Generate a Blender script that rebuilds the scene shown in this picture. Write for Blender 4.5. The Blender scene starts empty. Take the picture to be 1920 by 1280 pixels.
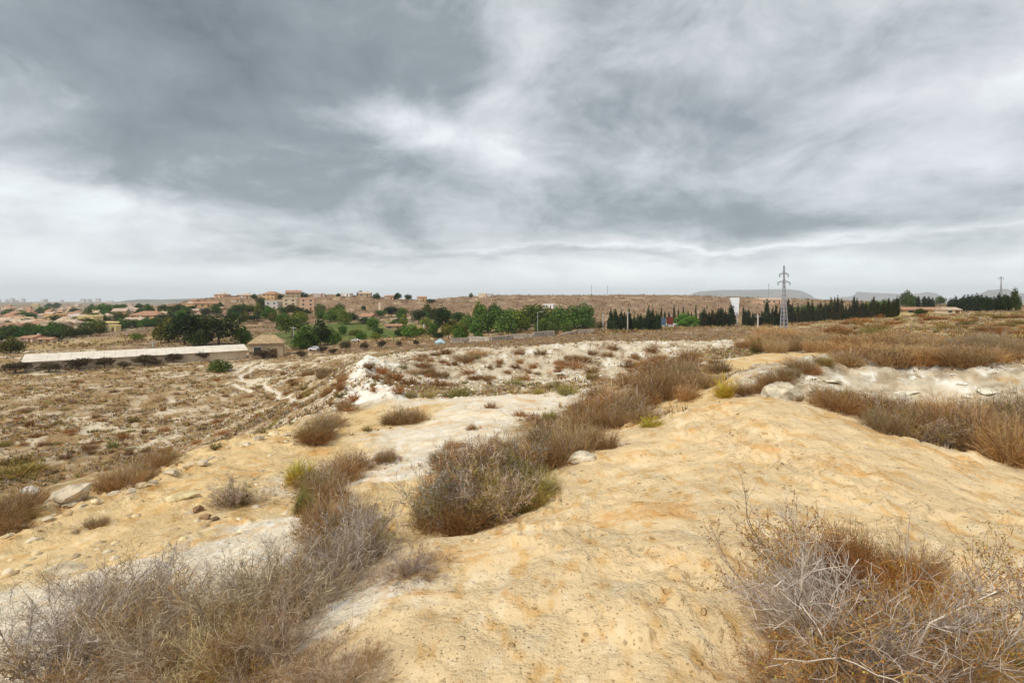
import bpy, bmesh, math, random
import numpy as np
from mathutils import Vector, Matrix

SC = bpy.context.scene
COL = SC.collection
F, CU, HV, EYE = 960.0, 960.0, 562.0, 1.6      # lens: 90 degrees across a 1920 wide frame, level camera

# ------------------------------------------------------------------ camera
cam = bpy.data.cameras.new('camera'); cam.lens = 18.0; cam.sensor_width = 36.0
cam.shift_y = -78.0 / 1920.0; cam.clip_start = 0.05; cam.clip_end = 60000
camo = bpy.data.objects.new('camera', cam); COL.objects.link(camo)
camo.location = (0, 0, EYE); camo.rotation_euler = (math.radians(90), 0, 0)
SC.camera = camo
SC.view_settings.view_transform = 'Standard'; SC.view_settings.look = 'None'
SC.view_settings.gamma = 1.0; SC.view_settings.use_curve_mapping = False
SC.view_settings.exposure = 1.1
SC.render.engine = 'CYCLES'
SC.cycles.use_denoising = True
SC.cycles.max_bounces = 6; SC.cycles.diffuse_bounces = 3; SC.cycles.volume_bounces = 0
SC.cycles.transparent_max_bounces = 4

SUN_EL, SUN_AZ = 48.0, -135.0      # elevation; azimuth from +y towards +x

# ------------------------------------------------------------------ node helper
class NT:
    def __init__(s, tree): s.t = tree; s.n = tree.nodes; s.l = tree.links
    def node(s, typ, **kw):
        n = s.n.new(typ)
        for k, v in kw.items(): setattr(n, k, v)
        return n
    def put(s, sock, v):
        if isinstance(v, bpy.types.NodeSocket): s.l.new(v, sock)
        elif v is not None:
            try: sock.default_value = v
            except Exception: sock.default_value = tuple(v) + (1.0,)
    def math(s, op, a, b=None, c=None, clamp=False):
        n = s.node('ShaderNodeMath', operation=op, use_clamp=clamp)
        s.put(n.inputs[0], a)
        if b is not None: s.put(n.inputs[1], b)
        if c is not None: s.put(n.inputs[2], c)
        return n.outputs[0]
    def vec(s, op, a, b=None):
        n = s.node('ShaderNodeVectorMath', operation=op)
        s.put(n.inputs[0], a)
        if b is not None: s.put(n.inputs[3] if op == 'SCALE' else n.inputs[1], b)
        return n.outputs['Value'] if op in ('LENGTH', 'DOT_PRODUCT', 'DISTANCE') else n.outputs[0]
    def comb(s, x, y, z=0.0):
        n = s.node('ShaderNodeCombineXYZ')
        for i, v in enumerate((x, y, z)): s.put(n.inputs[i], v)
        return n.outputs[0]
    def noise(s, v, scale, detail=4, rough=0.55, dist=0.0, w=None):
        n = s.node('ShaderNodeTexNoise')
        if w is not None: n.noise_dimensions = '4D'; n.inputs['W'].default_value = w
        s.put(n.inputs['Vector'], v)
        n.inputs['Scale'].default_value = scale; n.inputs['Detail'].default_value = detail
        n.inputs['Roughness'].default_value = rough; n.inputs['Distortion'].default_value = dist
        return n
    def maprange(s, v, a, b, c=0.0, d=1.0, kind='SMOOTHSTEP'):
        n = s.node('ShaderNodeMapRange', interpolation_type=kind)
        s.put(n.inputs[0], v)
        for i, x in enumerate((a, b, c, d)): n.inputs[i + 1].default_value = x
        return n.outputs[0]
    def mix(s, f, a, b, blend='MIX'):
        n = s.node('ShaderNodeMix', data_type='RGBA', blend_type=blend)
        s.put(n.inputs[0], f); s.put(n.inputs[6], a); s.put(n.inputs[7], b)
        return n.outputs[2]
    def ramp(s, f, stops):
        n = s.node('ShaderNodeValToRGB'); s.put(n.inputs[0], f)
        e = n.color_ramp.elements
        while len(e) < len(stops): e.new(0.5)
        for el, (p, c) in zip(e, stops): el.position = p; el.color = tuple(c) + (1.0,)
        return n.outputs[0]

def srgb(r, g, b):
    f = lambda c: (c / 255 / 12.92) if c / 255 <= 0.04045 else ((c / 255 + 0.055) / 1.055) ** 2.4
    return (f(r), f(g), f(b))

# ------------------------------------------------------------------ world: overcast sky
world = bpy.data.worlds.new('World'); SC.world = world; world.use_nodes = True
W = NT(world.node_tree); W.n.clear()
wout = W.node('ShaderNodeOutputWorld'); bg = W.node('ShaderNodeBackground')
tc = W.node('ShaderNodeTexCoord'); dirv = tc.outputs['Generated']
sep = W.node('ShaderNodeSeparateXYZ'); W.l.new(dirv, sep.inputs[0])
X, Y, Z = sep.outputs
el = W.math('ARCSINE', Z)
az = W.math('ARCTAN2', X, Y)
zz = W.math('ADD', W.math('MAXIMUM', Z, 0.0), 0.20)
plan = W.comb(W.math('DIVIDE', X, zz), W.math('DIVIDE', Y, zz), 0.0)
warp = W.noise(plan, 1.0, 6, 0.6)
wv = W.vec('SCALE', W.vec('SUBTRACT', warp.outputs['Color'], (0.5, 0.5, 0.5)), 0.62)
ae = W.vec('ADD', W.comb(az, el, 0.0), W.vec('MULTIPLY', wv, (0.55, 0.30, 0.0)))
n1 = W.noise(plan, 0.55, 7, 0.52, 0.25, 3.1).outputs['Fac']
n2 = W.noise(plan, 2.1, 7, 0.58, 0.15, 8.7).outputs['Fac']
n3 = W.noise(W.vec('MULTIPLY', W.comb(az, el, 0.0), (2.0, 16.0, 1.0)), 1.0, 6, 0.5, 0.3, 1.7).outputs['Fac']
lowband = W.maprange(el, 0.02, 0.26, 1.0, 0.0)
# cloud masses of the day: (u, v, half width, half height in px, strength)
BLOBS = [(230, 60, 420, 190, -.36), (620, 150, 360, 150, -.34), (420, 320, 420, 70, -.20), (820, 60, 220, 120, -.14),
         (1180, 60, 190, 170, -.20), (1330, 260, 300, 110, -.24), (1560, 110, 260, 150, -.13), (1850, 30, 200, 60, -.12),
         (1000, 110, 60, 100, .14), (740, 207, 70, 32, .30), (840, 248, 80, 34, .26), (930, 292, 70, 55, .26), (950, 180, 60, 34, .16), (560, 205, 120, 18, .12), (1560, 215, 120, 22, .12), (880, 240, 130, 80, .08),
         (130, 345, 260, 26, .16), (80, 420, 300, 55, .16), (330, 400, 260, 30, .12), (1740, 230, 260, 90, .10),
         (1150, 392, 520, 34, -.24), (1560, 400, 460, 34, -.20), (1870, 340, 160, 40, -.16), (1000, 478, 460, 11, -.20), (1400, 455, 500, 9, .12), (620, 440, 360, 10, -.10),
         (500, 425, 300, 22, -.06), (1500, 445, 400, 16, .06), (1700, 520, 500, 26, .10), (300, 505, 500, 30, .05)]
acc = None
for (u, v, su, sv, a) in BLOBS:
    ca = math.atan((u - CU) / F); ce = math.atan((HV - v) / F * math.cos(ca))
    k = math.cos(ca) ** 2
    sa, se = su / F * k, sv / F * math.cos(ca)
    dlt = W.vec('MULTIPLY', W.vec('SUBTRACT', ae, (ca, ce, 0)), (1 / sa, 1 / se, 0))
    ln = W.vec('LENGTH', dlt)
    g = W.math('EXPONENT', W.math('MULTIPLY', W.math('MULTIPLY', ln, ln), -1.0))
    acc = W.math('MULTIPLY_ADD', g, a * (.82 if a < 0 else 1.0), acc if acc is not None else 0.0)
base = W.math('MULTIPLY_ADD', lowband, 0.15, 0.61)
L = W.math('ADD', base, acc)
L = W.math('MULTIPLY_ADD', W.math('SUBTRACT', n1, 0.5), 0.55, L)
L = W.math('MULTIPLY_ADD', W.math('SUBTRACT', n2, 0.5), 0.50, L)
L = W.math('MULTIPLY_ADD', W.math('MULTIPLY', W.math('SUBTRACT', n3, 0.5), lowband), 0.45, L)
n4 = W.noise(W.vec('ADD', W.vec('MULTIPLY', W.comb(az, el, 0.0), (5.0, 8.0, 1.0)), wv), 1.0, 8, 0.62, 0.6, 5.2).outputs['Fac']
L = W.math('MULTIPLY_ADD', W.math('SUBTRACT', n4, 0.5), 0.80, L)
grey = W.ramp(L, [(0.0, srgb(104, 113, 118)), (0.34, srgb(143, 152, 156)), (0.52, srgb(184, 191, 195)),
                  (0.68, srgb(211, 215, 219)), (0.84, srgb(233, 239, 241)), (1.0, srgb(248, 252, 253))])
mauve = W.mix(W.maprange(n1, 0.40, 0.65, 0.0, 0.35), grey, W.mix(1.0, grey, (1.03, 0.97, 0.97), 'MULTIPLY'))
hz = W.mix(W.maprange(el, 0.0, 0.09, 0.85, 0.0), mauve, srgb(240, 250, 253))
sky = W.node('ShaderNodeTexSky', sky_type='NISHITA', sun_disc=False)
sky.sun_elevation = math.radians(SUN_EL); sky.sun_rotation = math.radians(SUN_AZ)
skyb = W.mix(1.0, sky.outputs[0], (0.10, 0.10, 0.10), 'MULTIPLY')
cl = W.mix(1.0, hz, (0.535, 0.535, 0.535), 'MULTIPLY')
W.l.new(W.mix(0.06, cl, skyb), bg.inputs[0]); bg.inputs[1].default_value = 1.0
W.l.new(bg.outputs[0], wout.inputs[0])
world.cycles.sampling_method = 'MANUAL'; world.cycles.sample_map_resolution = 512

sun = bpy.data.lights.new('sun', 'SUN'); sun.energy = 1.5; sun.angle = math.radians(14); sun.color = (1.0, 0.95, 0.87)
suno = bpy.data.objects.new('sun', sun); COL.objects.link(suno)
e, a_ = math.radians(SUN_EL), math.radians(SUN_AZ)
suno.rotation_euler = Vector((math.sin(a_) * math.cos(e), math.cos(a_) * math.cos(e), math.sin(e))).to_track_quat('Z', 'Y').to_euler()

# ------------------------------------------------------------------ numpy noise
def perlin(x, y, seed=0):
    xi = np.floor(x).astype(np.int64); yi = np.floor(y).astype(np.int64)
    xf = x - xi; yf = y - yi
    def h(i, j):
        n = (i * 374761393 + j * 668265263 + seed * 2147483647) & 0xffffffff
        n = ((n ^ (n >> 13)) * 1274126177) & 0xffffffff
        n = (n ^ (n >> 16)) & 0xffff
        return n / 65536.0 * 2 * np.pi
    def g(i, j, dx, dy):
        a = h(i, j); return np.cos(a) * dx + np.sin(a) * dy
    u = xf * xf * xf * (xf * (xf * 6 - 15) + 10); v = yf * yf * yf * (yf * (yf * 6 - 15) + 10)
    a = g(xi, yi, xf, yf); b = g(xi + 1, yi, xf - 1, yf); c = g(xi, yi + 1, xf, yf - 1); d = g(xi + 1, yi + 1, xf - 1, yf - 1)
    return (a + (b - a) * u) * (1 - v) + (c + (d - c) * u) * v
def fbm(x, y, L, octv=4, seed=0, gain=0.5):
    s = np.zeros_like(x); a = 1.0; f = 1.0 / L
    for i in range(octv):
        s += a * perlin(x * f + 17.3 * i, y * f - 9.1 * i, seed + i); a *= gain; f *= 2.03
    return s
def sstep(a, b, x):
    t = np.clip((x - a) / (b - a), 0, 1); return t * t * (3 - 2 * t)

# ------------------------------------------------------------------ terrain
CTRL = []
def P(u, v, d): CTRL.append(((u - CU) / F * d, d, EYE - (v - HV) / F * d))
def H(x, y, zr): CTRL.append((x, y, EYE + zr))        # height relative to the eye
def HU(u, d, zr): CTRL.append(((u - CU) / F * d, d, EYE + zr))
for th in range(0, 360, 20):
    t = math.radians(th)
    for r in (.25, .6, 1.3): H(r * math.sin(t), r * math.cos(t), -1.6)
for th in (75, 100, 130, 160, 180, 200, 230, 260, 285):
    t = math.radians(th)
    for r, z in ((4, -1.75), (12, -2.4), (60, -5), (300, -9), (1500, -14), (9500, -30)):
        H(r * math.sin(t), r * math.cos(t), z)
for q in [ # main mound
    (960,1280,2.14),(1400,1280,2.1),(1850,1280,2.15),(640,1180,2.7),(820,1010,4.1),(1080,860,6.1),(1250,785,7.9),(1400,741,8.1),
    (1330,755,8.2),(1480,750,7.8),(1560,770,7.2),(1700,820,6.1),(1860,875,5.2),(1400,900,4.5),(1150,1000,3.6),(1700,950,4.0),
    (1700,1100,2.9),(1900,950,4.15),(1900,1150,2.75),(1150,880,5.7),(1000,1000,3.75),(1550,850,5.2),
    # left mound
    (550,800,14),(430,830,12),(280,895,8.6),(200,920,8),(100,950,7),(0,1000,6),(50,920,10.5),(120,915,9.5),(0,960,8),
    (400,960,6.4),(450,880,8.6),(500,830,11.5),(200,1100,4.2),(0,1100,4.4),(130,1060,4.8),(550,1000,5.3),(300,1000,5.6),
    (100,1200,3.2),(300,1280,2.6),(0,1280,2.9),(500,1150,3.3),(600,1280,2.3),(450,1050,4.4),(350,1150,3.6),
    # gully, sandy path
    (740,1000,5.3),(700,900,7.6),(650,950,6.4),(820,850,9.2),(760,870,8.8),(870,800,12.2),(600,850,10.5),(640,820,12.5),
    (720,790,15),(800,760,18),(870,760,16),(960,770,14.5),(1000,755,16.5),(1060,745,18),(960,742,19.5),(1080,790,12.5),
    (980,850,8.5),(900,960,5.6),(850,1010,4.4),(1150,760,14),(1200,720,19),(1250,700,24),(1300,745,12.5),(1340,725,14.5),
    # second mound, chalk outcrop
    (1480,662,21),(1350,672,23),(1420,680,17.5),(1480,688,16),(1600,672,20),(1380,700,16),
    (1600,697,14),(1500,712,13.5),(1540,735,12),(1700,710,13),(1850,718,12),(1700,760,10.5),(1850,760,10),(1600,745,11),
    (1465,712,12.5),(1430,740,11.5),
    # right
    (1550,665,26),(1700,670,20),(1900,680,16),(1900,650,26),(1700,650,30),(1560,640,45),(1700,620,58),(1850,620,48),
    (1900,590,85),(1700,592,130),(1560,605,140),(1480,630,90),(1430,645,50),(1850,583,125),(1850,580,200),
    (1700,578,260),(1880,575,400),(1700,572,500),
    # ridge, saddle, outer slope
    (640,785,18),(600,780,19.5),(560,790,20),(620,760,26),(730,765,22.5),(700,745,27),(680,720,33),(685,690,46),
    (640,720,44),(600,740,42),(560,745,50),(620,700,58),(560,710,70),
    # rim, basin
    (690,678,50),(800,666,56),(960,657,60),(1130,646,64),(1260,641,66),(1390,640,64),
    (960,650,76),(1130,642,82),(800,658,74),(1260,638,84),
    (960,705,50),(1130,700,52),(1260,690,54),(820,712,46),(1340,675,52),(960,725,40),(1050,728,38),(1130,720,40),
    (830,735,36),(900,742,30),(760,735,33),(760,700,46),(1300,665,45),(1150,692,33),(1180,715,30),
    # field
    (700,645,120),(850,640,115),(960,640,100),(1100,635,95),(1250,632,95),(1380,630,95),
    (700,620,190),(800,620,190),(900,625,180),(1000,622,180),(1100,618,180),(1200,615,190),(1300,614,195),(1400,610,200),
    (1480,613,200),(900,600,270),(1100,595,290),(1300,590,300),(1500,590,290),
    # plain
    (0,900,34),(50,880,36),(0,800,48.4),(0,740,65),(0,700,83),(0,670,107),(300,860,38.7),(300,780,52.9),(300,720,73),
    (300,690,90),(500,760,58),(500,700,83),(450,670,107),(600,680,92),(620,650,125),(420,800,48),
    (300,640,150),(100,650,140),(0,640,170),(150,620,230),(0,610,300),(150,595,430),(0,580,850),(200,575,1000),
    (0,568,3000),(300,568,3000),(400,620,200),(500,600,260),(450,590,300),(400,575,350),(380,560,420),(470,553,420),
    (560,552,420),(560,575,350),(650,553,420),(750,560,420),(650,580,340),(750,590,300),(820,568,480),(300,578,420),
    (870,556,600),(960,554,620),(1100,555,620),(1200,554,600),(1290,554,560),(1380,558,550),(1480,560,500),(1560,563,500),
    (900,575,400),(1000,578,380),(1100,575,380),(1200,575,380),(1300,572,380),(1400,570,380),
    (-400,900,34),(-400,700,83),(-400,1100,4.5),(-400,1000,6),(-400,600,400),
    (2350,1100,3),(2350,850,6),(2350,750,10),(2350,650,26),(2350,590,85),(2350,580,200)]: P(*q)
for u in (380, 470, 560, 650, 750): HU(u, 520, -2.5); HU(u, 720, -13)
for u in (870, 1000, 1130, 1290, 1400, 1560): HU(u, 950, -12)
for u in (600, 1000, 1400, 1900, 2350, -400): HU(u, 3000, -19)
for u in (-400, 0, 500, 1000, 1500, 1900, 2350): HU(u, 9500, -30)
for u in (1700, 1900): HU(u, 900, -9)
for q in ((-16,12,-7),(-20,16,-10.5),(-12,14,-6.5),(-11,18,-8),(-10,22,-8.5),(-14,26,-10.8),(-26,20,-11.5)): H(*q)
for q in ((1700,8,-2.35),(1850,7,-2.35),(1560,9,-2.4),(1400,10,-2.3),(1480,28,-3.3),(1480,18.3,-2.05),(1340,34,-4.4)): HU(*q)

CT = np.array(CTRL)
def pol(x, y): return np.arctan2(x, y), np.log(np.maximum(np.hypot(x, y), 0.05))
_ct, _cl = pol(CT[:, 0], CT[:, 1])
def _dist2(t, l, t0, l0):
    dt = 2 * np.sin((t[:, None] - t0[None]) * 0.5)
    return dt * dt + (l[:, None] - l0[None]) ** 2
def _tps(r2): return -np.sqrt(r2 + 0.004)
_n = len(CT)
_K = _tps(_dist2(_ct, _cl, _ct, _cl)) + np.eye(_n) * 2e-3
_Pm = np.stack([np.ones(_n), _cl], 1)
_A = np.block([[_K, _Pm], [_Pm.T, np.zeros((2, 2))]])
_w = np.linalg.solve(_A, np.concatenate([CT[:, 2], np.zeros(2)]))

def base_z(x, y):
    t, l = pol(x, y); out = np.empty_like(x)
    for s in range(0, len(x), 20000):
        k = _tps(_dist2(t[s:s+20000], l[s:s+20000], _ct, _cl))
        out[s:s+20000] = k @ _w[:_n] + _w[_n] + _w[_n+1] * l[s:s+20000]
    return out

def seg_dist(x, y, pts):
    best = np.full_like(x, 1e9)
    for (a, b) in zip(pts[:-1], pts[1:]):
        ax, ay = a[:2]; dx, dy = b[0] - ax, b[1] - ay
        t = np.clip(((x - ax) * dx + (y - ay) * dy) / (dx * dx + dy * dy), 0, 1)
        best = np.minimum(best, np.hypot(x - ax - t * dx, y - ay - t * dy))
    return best
def XY(u, d): return ((u - CU) / F * d, d)

# zones of ground cover, given where they lie: (u, d, zone)
ZN = ['ochre', 'sand', 'cream', 'chalk', 'scrub', 'field', 'tan', 'hill', 'town', 'green', 'brown', 'rust']
ZP = [(960,.5,'ochre'),(960,2.2,'ochre'),(1400,2.2,'ochre'),(1850,2.2,'ochre'),(820,3.9,'ochre'),(1080,5.8,'ochre'),(1250,7.5,'ochre'),(1400,8.3,'ochre'),
 (1150,3.6,'ochre'),(1700,4,'ochre'),(1560,7,'ochre'),(1700,6,'ochre'),(1860,5,'ochre'),(1400,5,'ochre'),(1900,3,'ochre'),(700,2.4,'ochre'),
 (550,13,'sand'),(430,11.5,'sand'),(300,8,'sand'),(200,7.6,'sand'),(100,6.6,'sand'),(0,5.6,'sand'),(400,6.6,'sand'),(450,8.6,'sand'),(500,11,'sand'),(200,5,'sand'),(0,4.8,'sand'),(300,5.8,'sand'),
 (200,4.1,'cream'),(0,4,'cream'),(500,5,'cream'),(420,4.6,'cream'),(550,5.4,'cream'),(100,3.2,'cream'),(350,3.6,'cream'),(560,3,'cream'),(300,2.5,'cream'),
 (740,5.3,'sand'),(700,8,'cream'),(650,6.4,'sand'),(740,7,'sand'),(820,9.6,'cream'),(760,9,'cream'),(870,12.5,'cream'),(660,8,'cream'),
 (600,11,'sand'),(640,13,'sand'),(720,15,'sand'),(800,16,'sand'),(760,12,'cream'),(870,16,'cream'),(960,15,'cream'),(1000,17,'cream'),(1060,18,'cream'),(900,19,'cream'),
 (1080,12,'tan'),(980,9,'tan'),(900,5.6,'sand'),(1150,14,'tan'),(1200,19,'tan'),(1250,24,'tan'),(1300,12.5,'sand'),(1340,15,'tan'),
 (1480,20,'sand'),(1400,17,'sand'),(1350,22,'cream'),(1480,16,'sand'),(1600,19,'sand'),(1550,17,'ochre'),
 (1600,14,'chalk'),(1500,13.5,'chalk'),(1700,13,'chalk'),(1850,12,'chalk'),(1950,11.5,'chalk'),(1600,12.4,'chalk'),(1700,11.4,'chalk'),(1850,10.6,'chalk'),(1465,12.3,'chalk'),
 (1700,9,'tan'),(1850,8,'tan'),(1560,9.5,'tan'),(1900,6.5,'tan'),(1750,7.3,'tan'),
 (1700,18,'tan'),(1900,16,'tan'),(1700,28,'tan'),(1900,26,'tan'),(1560,28,'tan'),(1560,45,'tan'),(1700,58,'tan'),(1850,48,'tan'),(1900,85,'tan'),(1700,120,'tan'),(1560,130,'tan'),(1480,80,'tan'),(1430,45,'tan'),(1850,125,'tan'),(1850,90,'tan'),
 (640,18,'sand'),(600,20,'tan'),(560,20,'scrub'),(620,28,'tan'),(730,22,'chalk'),(700,27,'chalk'),(683,33,'chalk'),(690,46,'chalk'),(660,30,'rust'),(760,22,'cream'),
 (640,40,'rust'),(600,42,'rust'),(640,52,'tan'),(740,42,'rust'),(770,38,'rust'),(760,47,'chalk'),
 (690,50,'chalk'),(800,55.5,'chalk'),(960,59,'chalk'),(1130,63,'chalk'),(1260,65,'chalk'),(1390,63,'chalk'),(880,57.5,'chalk'),(1050,61,'chalk'),(1200,64,'chalk'),(1330,64,'chalk'),
 (880,50,'chalk'),(960,50,'chalk'),(1130,52,'chalk'),(1260,54,'chalk'),(820,47,'chalk'),(1050,55,'chalk'),(1200,58,'chalk'),(960,40,'tan'),(1050,38,'tan'),(1130,40,'chalk'),(830,36,'tan'),(900,30,'tan'),(900,40,'chalk'),(1340,52,'tan'),(1300,45,'tan'),(1150,33,'chalk'),(1230,40,'tan'),
 (700,62,'scrub'),(800,66,'field'),(960,70,'field'),(1130,76,'field'),(1260,78,'field'),(1390,76,'field'),
 (700,120,'field'),(850,115,'field'),(960,100,'field'),(1100,95,'field'),(1250,95,'field'),(1380,95,'field'),(960,150,'field'),(1200,150,'field'),(1400,150,'field'),(800,150,'tan'),
 (720,190,'green'),(640,165,'green'),(620,210,'green'),(700,170,'green'),(800,200,'tan'),(900,190,'tan'),(1000,200,'brown'),(1200,210,'brown'),(1400,210,'brown'),(1500,210,'tan'),
 (900,270,'hill'),(1100,290,'hill'),(1300,300,'hill'),(1500,290,'hill'),
 (-300,34,'scrub'),(0,30,'scrub'),(0,60,'scrub'),(0,90,'scrub'),(300,30,'scrub'),(300,50,'scrub'),(300,80,'scrub'),(500,30,'scrub'),(500,50,'scrub'),(500,80,'scrub'),(420,100,'scrub'),(0,110,'scrub'),(600,90,'scrub'),(600,70,'scrub'),(570,45,'scrub'),(-300,80,'scrub'),
 (100,14,'scrub'),(300,16,'scrub'),(60,10,'tan'),(420,22,'scrub'),
 (300,150,'hill'),(200,160,'tan'),(100,140,'tan'),(0,170,'town'),(150,230,'town'),(0,300,'town'),(150,430,'town'),(0,850,'town'),(200,1000,'town'),(300,300,'brown'),(300,200,'hill'),
 (450,200,'hill'),(500,260,'hill'),(450,300,'hill'),(400,350,'hill'),(560,380,'hill'),(650,420,'hill'),(750,400,'hill'),(600,300,'hill'),(700,300,'hill'),(820,480,'hill'),
 (870,600,'hill'),(960,600,'hill'),(1100,600,'hill'),(1290,560,'hill'),(1480,480,'hill'),(1000,400,'hill'),(1200,400,'hill'),(1000,330,'field'),(1700,260,'brown'),(1880,300,'brown'),(1700,500,'town'),
 (0,3000,'town'),(600,3000,'town'),(1200,3000,'town'),(1800,3000,'town'),(0,9000,'town'),(960,9000,'town'),(1800,9000,'town')]
ZA = np.array([XY(u, d) for u, d, _ in ZP]); _zt, _zl = pol(ZA[:, 0], ZA[:, 1])
_zi = np.array([ZN.index(z) for _, _, z in ZP])
def zones(x, y):
    t, l = pol(x, y); r = np.exp(l)
    wx = fbm(t * 18, l * 18, 1.0, 4, 5) * 0.05; wy = fbm(t * 18, l * 18, 1.0, 4, 9) * 0.07
    out = np.empty((len(x), len(ZN)))
    for s in range(0, len(x), 20000):
        d2 = _dist2(t[s:s+20000] + wx[s:s+20000], l[s:s+20000] + wy[s:s+20000], _zt, _zl) + 1e-5
        w = d2 ** -3.2
        for k in range(len(ZN)): out[s:s+20000, k] = w[:, _zi == k].sum(1)
        out[s:s+20000] /= w.sum(1)[:, None]
    return out

PATHS = [([XY(548,44), XY(552,49), XY(540,54), XY(520,58), XY(525,63), XY(500,67), XY(490,71), XY(455,74), XY(450,80), XY(470,88), XY(500,98)], .24),
         ([XY(470,66), XY(445,70), XY(440,72)], .26), ([XY(440,84), XY(460,92), XY(490,99)], .22)]
RIDGE = [XY(745,21.5), XY(722,23.5), XY(700,27), XY(684,33), XY(682,40), XY(690,49)]
SCARP = [XY(0,6), XY(100,7), XY(200,8), XY(280,8.6), XY(430,12), XY(550,14)]
ROCKY = [XY(1480,13.5), XY(1600,13.6), XY(1750,12.4), XY(1900,11.4), XY(2100,10.5)]

def zone_noise(x, y, zw):
    r = np.hypot(x, y)
    z = np.zeros_like(x)
    for i, L in enumerate((16., 7., 3.2, 1.5, .7, .33, .16, .08)):
        damp = sstep(1.2 * L, 4.0 * L, r)
        vis = 1 - sstep(150 * L, 500 * L, r)
        amp = 0.030 * L if L > 1 else 0.040 * L
        amp = np.minimum(amp, 0.22)
        z += amp * damp * vis * perlin(x / L + 3.7 * i, y / L - 5.1 * i, 40 + i) * 1.6
    rid = 1 - np.abs(fbm(x, y, 2.6, 4, 71)) * 2.4             # rills and scarps on bare banks
    z += (zw[:, ZN.index('chalk')] * 0.16 + zw[:, ZN.index('rust')] * 0.1) * sstep(5, 16, r) * np.clip(rid, -1, 1)
    bare = zw[:, 0] + zw[:, 1]
    crust = 1 - np.abs(fbm(x + .3 * fbm(x, y, .9, 2, 3), y, .55, 4, 77)) * 3
    pm = sstep(-.05, .35, fbm(x, y, 1.7, 3, 78))
    z += bare * (0.010 + 0.022 * pm) * np.clip(crust, -1, 1) * sstep(1.5, 3, r)
    clod = sstep(.12, .4, fbm(x, y, .17, 3, 84)) * pm
    z += bare * clod * 0.036 * (1 - sstep(9, 20, r))
    st = fbm(x * 0.35 + y * .2, y, .22, 3, 79)                  # layered ledges on the left bank
    ledge = np.floor(z * 0 + (x * .35 + y * .75 + fbm(x, y, 1.3, 3, 80) * .5) * 2.2)
    z += zw[:, 1] * 0.02 * perlin(ledge * 3.1, x * .8, 81) * (x < -2)
    clump = np.clip(fbm(x, y, 1.1, 3, 90), 0, 1)
    z += (zw[:, 4] + zw[:, 5] + zw[:, 6]) * 0.22 * clump * sstep(12, 25, r) * (1 - sstep(250, 500, r))
    for pts, w in PATHS:
        d = seg_dist(x, y, pts); z -= 0.12 * np.exp(-(d / (w * 1.3)) ** 2)
    sd = seg_dist(x, y, RIDGE); z += 0.75 * np.exp(-sd / 1.1) * (1 + .4 * fbm(x, y, 1.5, 3, 57))
    sc = seg_dist(x, y, SCARP); z += 0.10 * np.clip(1 - np.abs(fbm(x, y, .7, 4, 58)) * 3, -1, 1) * np.exp(-(sc / .9) ** 2) * sstep(3, 6, r)
    z += zw[:, ZN.index('chalk')] * .10 * fbm(x, y, .8, 4, 59) * (1 - sstep(20, 40, r)) * sstep(4, 9, r)
    rk = np.exp(-(seg_dist(x, y, ROCKY) / 1.5) ** 2)
    z += rk * (0.09 * np.clip(1 - np.abs(fbm(x, y, 1.5, 5, 95, .62)) * 3, -1, 1) + 0.34)
    return z

FR = 52.0
th = np.concatenate([np.linspace(-180, -FR, 34)[:-1], np.linspace(-FR, FR, 700), np.linspace(FR, 180, 34)[1:-1]])
TH = np.radians(th); NC = len(TH)
rr = [0.25]
while rr[-1] < 9500:
    r = rr[-1]
    rr.append(r * (1.04 if r < 1.6 else 1.0075 if r < 14 else 1.0125 if r < 150 else 1.03 if r < 700 else 1.08))
RR = np.array(rr); NR = len(RR); LR = np.log(RR)
gt, gr = np.meshgrid(TH, RR)                        # [row, col]
GX = (gr * np.sin(gt)).ravel(); GY = (gr * np.cos(gt)).ravel()
ZW = zones(GX, GY)
GZ = base_z(GX, GY) + zone_noise(GX, GY, ZW)
GZ2 = GZ.reshape(NR, NC)
THX = np.concatenate([TH, [TH[0] + 2 * np.pi]]); GZX = np.concatenate([GZ2, GZ2[:, :1]], 1)
def gz(x, y):
    x = np.atleast_1d(np.asarray(x, float)); y = np.atleast_1d(np.asarray(y, float))
    t = np.arctan2(x, y); l = np.log(np.maximum(np.hypot(x, y), 0.26))
    i = np.clip(np.searchsorted(THX, t) - 1, 0, NC - 1); j = np.clip(np.searchsorted(LR, l) - 1, 0, NR - 2)
    a = np.clip((t - THX[i]) / (THX[i+1] - THX[i]), 0, 1); b = np.clip((l - LR[j]) / (LR[j+1] - LR[j]), 0, 1)
    # same triangles as the mesh is close enough to bilinear
    return (GZX[j, i] * (1-a) + GZX[j, i+1] * a) * (1-b) + (GZX[j+1, i] * (1-a) + GZX[j+1, i+1] * a) * b
def g1(x, y): return float(gz(x, y)[0])
_D = np.exp(np.linspace(math.log(1.5), math.log(3000), 3000))
def hit(u, v):
    """where the line of sight through (u, v) first meets the ground"""
    x = (u - CU) / F * _D; z = EYE - (v - HV) / F * _D
    k = np.nonzero(gz(x, _D) >= z)[0]
    if len(k) == 0: return None
    d = _D[k[0]]; return (x[k[0]], d)

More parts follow.
